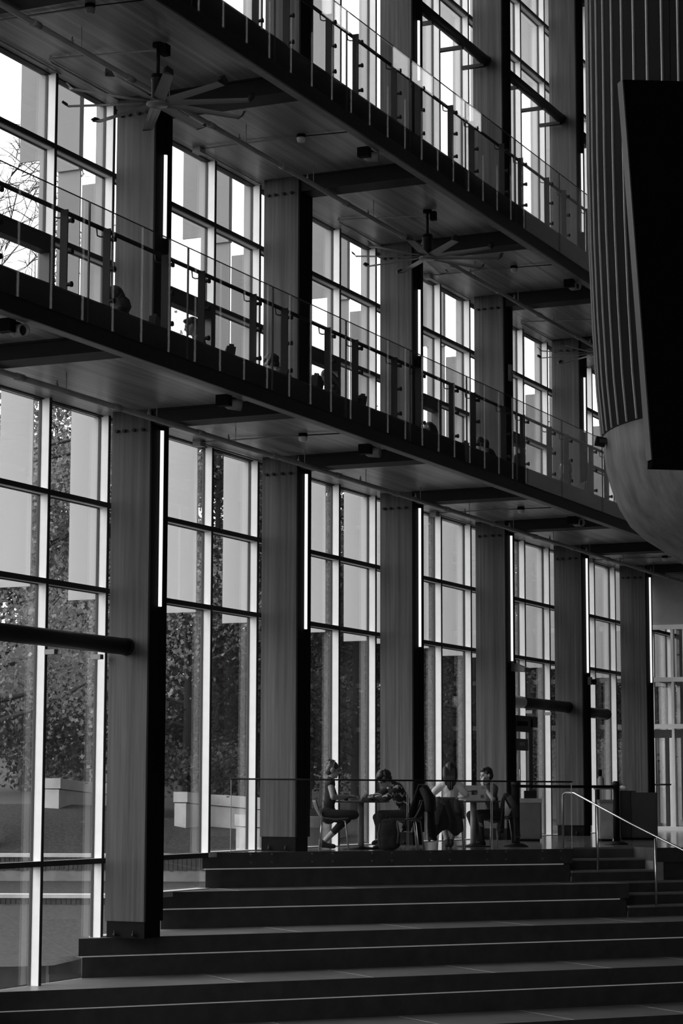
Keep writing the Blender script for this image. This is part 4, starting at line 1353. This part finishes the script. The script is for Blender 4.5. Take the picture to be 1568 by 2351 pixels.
# readers on the middle walkway (seen over its edge)
def lounge(loc, rotz, label):
    root = tag(empty('lounge_chair', loc, rotz), label, 'chair', 'low lounge chairs on the middle walkway')
    box('seat', (-.25, -.28, .24), (.32, .28, .38), 'cloth_d', root, bevel=.03)
    cbox('backrest', (-.30, 0, .55), (.12, .56, .5), 'cloth_d', root, (0, -.12, 0), bevel=.03)
    for sx in (-.26, .26):
        for sy in (-.24, .24): tube('leg', [(sx, sy, 0), (sx * .95, sy, .26)], .018, 'steel', root, 8)
    return root
up_rows = [  # Y, X, turn, lean, style, hair mat, top, label
    (-.62, .02, 0, .35, 'hood', 'cloth_k', 'cloth_k', 'hooded reader bent forward in front of the nearest column'),
    (1.35, .02, 8, .30, 'short', 'hair', 'cloth_d', 'short haired reader just past the nearest column'),
    (3.72, .18, -5, .62, 'curly', 'hair', 'cloth_d', 'curly haired reader bent low before the second column'),
    (5.35, .10, 10, .30, 'long', 'hairb', 'cloth_m', 'long haired reader just past the second column'),
    (10.1, -.12, 0, .50, 'bob', 'hair', 'cloth_m', 'reader in a pale top past the third column'),
    (11.75, .2, 0, .6, 'short', 'hair', 'cloth_k', 'dark haired reader before the fourth column'),
    (15.4, .20, 15, .05, 'bob', 'hair', 'cloth_k', 'upright long haired reader before the fifth column'),
]
for (y, x, tn, lean, sty, hm, tm, lab) in up_rows:
    J = seated(lean * .7, .36, bend=lean, headpitch=.15 + lean * .5)
    J.update(elbowL=(.20, .25, .62), wristL=(.36, .10, .66), elbowR=(.20, -.25, .62), wristR=(.36, -.10, .66),
             kneeL=(.42, .12, .44), ankleL=(.40, .12, .085), kneeR=(.42, -.12, .44), ankleR=(.42, -.12, .085))
    rz = VIEW_ANG + math.pi + math.radians(tn)
    person(lab, (x, y, L2F), rz, J, dict(top=tm, sleeve=2, hood=sty in ('hood', 'short'), legs='cloth_k'), dict(style=sty, mat=hm), voxel=.010, group='readers on the middle walkway')
    lounge((x, y, L2F), rz, 'low lounge chair under the ' + lab)

# ------------------------------------------------------------------ outdoors: ground, low walls, trees
def on_depth(px, D, z):
    p = spot(px, D); return Vector((p.x, p.y, z))
# lawn: slopes up away from the building
V = []; F = []
NXg, NDg = 24, 30
for j in range(NDg + 1):
    D = 27.5 + (j / NDg) ** 1.4 * 90
    for i in range(NXg + 1):
        px = -700 + 2900 * i / NXg
        p = spot(px, D)
        t = max(0, min(1, (D - 38) / 5.5)); t = t * t * (3 - 2 * t)
        lo = max(0, min(1, (px - 250) / 180))
        z = -.75 + (1.3 - .35 * lo) * t + .07 * max(0, D - 58) + .05 * max(0, D - 46) * lo * .5 + .08 * mnoise.noise(Vector((p.x * .15, p.y * .15, 0)))
        if D < 38: z -= .5 * (38 - D) / 10
        xx = min(p.x, -1.15)
        # keep the sheet outside the glass line
        V.append((xx if p.x > -1.15 else p.x, p.y, z if p.y < 3.2 or p.x < -3 else min(z, -.06)))
for j in range(NDg):
    for i in range(NXg):
        a = j * (NXg + 1) + i
        F.append((a, a + 1, a + NXg + 2, a + NXg + 1))
struct(mesh_obj('ground', V, F, 'grass', smooth=True), 'dark lawn sloping up outside the glazing')
struct(box('ground_far', (-260, -120, -3.6), (-1.2, 300, -3.2), 'grass'), 'ground far outside')

def paved(name, label, px0, px1, D, zt, zb, th=.35, cap=.055, teeth=True):
    """retaining wall across the view with a pale cap and a dark brick course under it"""
    root = struct(empty(name, (0, 0, 0)), label)
    a = spot(px0, D); b = spot(px1, D)
    u = (b - a).normalized(); n = Vector((-u.y, u.x))
    def pr(nm, o0, o1, z0, z1, mat, s0=0.0, s1=None):
        L = (b - a).length if s1 is None else s1
        p0 = a + u * s0; p1 = a + u * L
        return prism(nm, [tuple(p0 + n * o0), tuple(p1 + n * o0), tuple(p1 + n * o1), tuple(p0 + n * o1)], z0, z1, mat, root)
    pr('wall', 0, th, zb, zt - cap, 'concrete_in')
    pr('cap', -.04, th + .02, zt - cap, zt, 'concrete')
    if teeth:
        L = (b - a).length; s = 0.0
        V = []; F = []
        while s < L - .08:
            w = .062
            p0 = a + u * s - n * .02; p1 = a + u * (s + w) - n * .02; q0 = p0 + n * .03; q1 = p1 + n * .03
            k = len(V)
            for z in (zt - cap - .21 - .02 * RND.random(), zt - cap):
                V += [(p0.x, p0.y, z), (p1.x, p1.y, z), (q1.x, q1.y, z), (q0.x, q0.y, z)]
            F += [(k, k + 1, k + 5, k + 4), (k + 1, k + 2, k + 6, k + 5), (k + 2, k + 3, k + 7, k + 6), (k + 3, k, k + 4, k + 7), (k + 3, k + 2, k + 1, k), (k + 4, k + 5, k + 6, k + 7)]
            s += .078
        o = mesh_obj('brick_course', V, F, 'brick', root); o['kind'] = 'stuff'
    return root
paved('wall_terrace_1', 'upper retaining wall with pale cap outside the nearest window', -120, 520, 38.2, -.24, -.9)
paved('wall_terrace_2', 'lower retaining wall with pale cap outside the nearest window', -120, 330, 34.6, -.76, -1.6)
paved('wall_terrace_3', 'front planter wall with pale cap outside the nearest window', -120, 120, 30.9, -1.28, -2.6)
struct(prism('ground_terrace', [tuple(spot(-160, 30.9)), tuple(spot(330, 31.4)), tuple(spot(330, 34.6)), tuple(spot(-160, 34.6))], -1.7, -1.34, 'concrete_in'), 'paved strip between the outdoor walls')

# slatted bench on the outdoor terrace
r_ = tag(empty('slatted_bench', (0, 0, 0)), 'pale slatted bench on the terrace outside the nearest window', 'bench')
for i in range(6):
    a = spot(95, 31.2 + i * .11); b = spot(216, 31.35 + i * .11)
    u = (b - a).normalized(); n = Vector((-u.y, u.x))
    prism('slat', [tuple(a), tuple(b), tuple(b + n * .07), tuple(a + n * .07)], -1.2, -1.16, 'deck', r_)
for px in (110, 200):
    a = spot(px, 31.3); box('leg', (a.x - .05, a.y - .05, -1.36), (a.x + .05, a.y + .3, -1.2), 'concrete_in', r_)

def curved_wall(pts, zt, zb, label, th=.3):
    """low curved seat wall with a pale cap; pts are (picture column, depth)"""
    root = tag(empty('seat_wall', (0, 0, 0)), label, 'wall', 'curved concrete seat walls on the lawn')
    P = [spot(*p) for p in pts]
    Q = []
    for i in range(len(P) - 1):
        p0 = P[max(i - 1, 0)]; p1 = P[i]; p2 = P[i + 1]; p3 = P[min(i + 2, len(P) - 1)]
        for k in range(8):
            t = k / 8
            Q.append(.5 * ((2 * p1) + (p2 - p0) * t + (2 * p0 - 5 * p1 + 4 * p2 - p3) * t * t + (3 * p1 - p0 - 3 * p2 + p3) * t ** 3))
    Q.append(P[-1])
    def sweep(nm, o0, o1, za, zc, mat):
        V = []; F = []
        for i, q in enumerate(Q):
            d = (Q[min(i + 1, len(Q) - 1)] - Q[max(i - 1, 0)]).normalized(); n = Vector((-d.y, d.x))
            f = i / (len(Q) - 1)
            ztt = zc[0] * (1 - f) + zc[1] * f; zbb = za[0] * (1 - f) + za[1] * f
            for o, z in ((o0, zbb), (o1, zbb), (o1, ztt), (o0, ztt)):
                w = q + n * o; V.append((w.x, w.y, z))
        m = len(Q)
        for i in range(m - 1):
            for k in range(4):
                a = i * 4 + k; b = i * 4 + (k + 1) % 4; F.append((a, b, b + 4, a + 4))
        F += [(3, 2, 1, 0), tuple((m - 1) * 4 + k for k in range(4))]
        return mesh_obj(nm, V, F, mat, root)
    sweep('body', 0, th, zb, (zt[0] - .22, zt[1] - .22), 'concrete')
    sweep('cap', -.03, th + .03, (zt[0] - .2, zt[1] - .2), zt, 'concrete')
    lathe('lamp_disc', [(.05, -.01), (.05, .01)], 'bin', (Q[len(Q) // 2].x, Q[len(Q) // 2].y, zt[0] - .09), root, 12)
    return root
curved_wall([(142, 43.6), (180, 44.3), (230, 44.5), (290, 44.4)], (1.08, .95), (.3, .2), 'curved pale seat wall behind the nearest window')
curved_wall([(432, 43), (490, 43.5), (570, 43), (640, 42)], (.82, .66), (-.2, -.2), 'curved pale seat wall between the first and second columns')
curved_wall([(546, 40.3), (600, 39.6), (700, 40.5), (800, 42)], (.42, .36), (-.4, -.4), 'lower curved pale seat wall behind the second column')

def leaf_mesh(name, pts, sizes, mat, seed, parent, lobed=False):
    rng = np.random.default_rng(seed)
    n = len(pts)
    P = np.array(pts)
    a = rng.normal(size=(n, 3)); a /= np.linalg.norm(a, axis=1)[:, None]
    b = rng.normal(size=(n, 3)); b -= a * np.sum(a * b, 1)[:, None]; b /= np.linalg.norm(b, axis=1)[:, None]
    c = np.cross(a, b)
    sz = np.array(sizes)[:, None]
    if lobed:
        shp = [(-.5, 0), (-.2, .2), (-.15, .5), (.08, .28), (.5, .05), (.08, -.28), (-.15, -.5), (-.2, -.2)]
    else:
        shp = [(-.5, 0), (0, .3), (.5, 0), (0, -.3)]
    m = len(shp)
    Vv = np.empty((n, m, 3))
    for i, (s, t) in enumerate(shp):
        Vv[:, i] = P + (a * s + b * t + c * (.12 * (abs(t) + s * s))) * sz
    me = bpy.data.meshes.new(name)
    me.vertices.add(n * m); me.vertices.foreach_set('co', Vv.reshape(-1))
    me.loops.add(n * m); me.loops.foreach_set('vertex_index', np.arange(n * m, dtype=np.int32))
    me.polygons.add(n); me.polygons.foreach_set('loop_start', np.arange(0, n * m, m, dtype=np.int32)); me.polygons.foreach_set('loop_total', np.full(n, m, dtype=np.int32))
    me.update(calc_edges=True)
    me.materials.append(M[mat])
    o = bpy.data.objects.new(name, me)
    return link(o, parent)

def tree(px, D, h, r, n, size, mat, label, seed, z0=0.5, low=.15, conifer=False, lobed=False, bare=False):
    rr = random.Random(seed)
    p = spot(px, D)
    root = tag(empty('tree', (p.x, p.y, z0)), label, 'tree', 'trees outside the glazing')
    # trunk and limbs
    VV = []; FF = []
    def addt(path, rad, seg=6):
        V, F = tube_geo(path, rad, seg, caps=False); k = len(VV); VV.extend(V); FF.extend([tuple(k + i for i in f) for f in F])
    tips = []
    kt = .28 if bare else 1
    addt([(0, 0, -1.2), (.05, 0, h * .35), (-.05, .05, h * .7), (0, 0, h * .97)], [h * .022 * kt, h * .018 * kt, h * .010 * kt, .02 * kt], 10)
    nb = 70 if bare else 26
    for i in range(nb):
        t = rr.uniform(low, .95); z = h * t
        a = rr.uniform(0, 6.283)
        ln = r * ((1.05 - t) * 1.1 if conifer else math.sqrt(max(.05, 1 - ((t - .55) / .52) ** 2))) * rr.uniform(.7, 1.05)
        up = -.1 if conifer else (.75 if bare else .35)
        e = Vector((math.cos(a) * ln, math.sin(a) * ln, z + ln * up))
        m_ = Vector((math.cos(a) * ln * .5, math.sin(a) * ln * .5, z + ln * up * .35))
        addt([(0, 0, z), m_, e], [(.05 * (1.1 - t) + .015) * kt, .03 * kt, .008 * kt], 5)
        tips.append((m_, e))
        if bare:
            for q in range(8):
                s = m_.lerp(e, rr.uniform(0, .95)); dv = Vector((rr.uniform(-1, 1), rr.uniform(-1, 1), rr.uniform(.1, 1.2))).normalized() * ln * rr.uniform(.18, .4)
                e2 = s + dv; addt([s, s + dv * .5 + Vector((0, 0, .03)), e2], [.012, .009, .005], 4)
                for w in range(4):
                    s3 = s.lerp(e2, rr.uniform(.3, 1)); dv3 = Vector((rr.uniform(-1, 1), rr.uniform(-1, 1), rr.uniform(0, 1))).normalized() * ln * rr.uniform(.08, .16)
                    addt([s3, s3 + dv3], [.006, .004], 3)
    mesh_obj('trunk', VV, FF, 'bark', root, smooth=True)
    if n:
        pts = []; szs = []
        cl = []
        for m_, e in tips:
            for q in range(5):
                cl.append((m_.lerp(e, rr.uniform(.1, 1.08)), rr.uniform(.25, .62) * (r / 3.2)))
        for i in range(n):
            c, s = cl[rr.randrange(len(cl))]
            v = Vector((rr.gauss(0, 1), rr.gauss(0, 1), rr.gauss(0, .7))) * s
            pts.append(c + v); szs.append(size * rr.uniform(.6, 1.3))
        o = leaf_mesh('crown', [tuple(x) for x in pts], szs, mat, seed, root, lobed)
        o['kind'] = 'stuff'
    return root
tree(-25, 40.5, 8.6, 3.9, 34000, .09, 'leaf_pale', 'pale leafed maple outside the nearest window', 11, .2, .18, lobed=True)
tree(-40, 47, 9.3, 3.6, 17100, 0.136, 'leaf_mid', 'tall leafy tree behind the maple', 12, .6, .1)
tree(330, 50, 9.6, 3.6, 22800, 0.136, 'leaf_dark', 'dark evergreen behind the nearest column', 13, .6, .04, conifer=True)
tree(190, 56, 10.8, 3.8, 22800, 0.15, 'leaf_mid', 'tall tree showing between the pale fins', 14, .8, .05)
tree(500, 50, 8.2, 3.2, 22800, 0.122, 'leaf_dark', 'dense dark tree between the first and second columns', 15, .6, .04)
tree(430, 46.5, 5.5, 2.2, 11400, 0.102, 'leaf_mid', 'young leafy tree between the first and second columns', 16, .5, .08)
tree(700, 54, 8.6, 3.4, 22800, 0.136, 'leaf_dark', 'dark tree behind the second column', 17, .6, .03)
tree(820, 51, 7.5, 2.8, 17100, 0.116, 'leaf_mid', 'leafy tree between the second and third columns', 18, .6, .05)
tree(960, 58, 8.2, 3.5, 22800, 0.136, 'leaf_dark', 'dark tree behind the third column', 19, .7, .03, conifer=True)
tree(1090, 56, 8.0, 2.8, 19000, 0.116, 'leaf_mid', 'leafy tree between the third and fourth columns', 20, .7, .04)
tree(1200, 62, 9.5, 3.5, 19000, 0.136, 'leaf_dark', 'dark tree behind the glass door', 21, .7, .03)
tree(1400, 66, 9.0, 3.8, 20900, 0.136, 'leaf_mid', 'leafy tree between the fifth and sixth columns', 22, .7, .03)
tree(1310, 70, 10.0, 4.0, 17100, 0.15, 'leaf_dark', 'dark tree behind the fifth column', 23, .8, .03)
tree(600, 64, 9.5, 4.0, 17100, 0.177, 'leaf_dark', 'tall dark tree at the back of the lawn', 24, .8, .03, conifer=True)
tree(60, 62, 10.0, 4.2, 17100, 0.177, 'leaf_dark', 'dark tree at the back behind the maple', 25, .8, .02)
tree(-35, 50, 15.0, 3.0, 0, .1, 'leaf_mid', 'bare branching tree rising past the middle floor window', 26, .6, .35, bare=True)
tree(-20, 86, 11.5, 4.6, 8000, .40, 'leaf_dark', 'distant dark tree in the back row, first from the near end', 31, 2.0, .0)
tree(230, 86, 11.5, 4.6, 8000, .40, 'leaf_dark', 'distant dark tree in the back row, second from the near end', 32, 2.0, .0)
tree(450, 86, 11.5, 4.6, 8000, .40, 'leaf_dark', 'distant dark tree in the back row, third from the near end', 33, 2.0, .0)
tree(700, 86, 8.5, 4.6, 8000, .40, 'leaf_dark', 'distant dark tree in the back row, fourth from the near end', 34, 2.0, .0)
tree(930, 86, 8.5, 4.6, 8000, .40, 'leaf_dark', 'distant dark tree in the back row, fifth from the near end', 35, 2.0, .0)
tree(1160, 86, 8.5, 4.6, 8000, .40, 'leaf_dark', 'distant dark tree in the back row, sixth from the near end', 36, 2.0, .0)
tree(1400, 86, 8.5, 4.6, 8000, .40, 'leaf_dark', 'distant dark tree in the back row, seventh from the near end', 37, 2.0, .0)
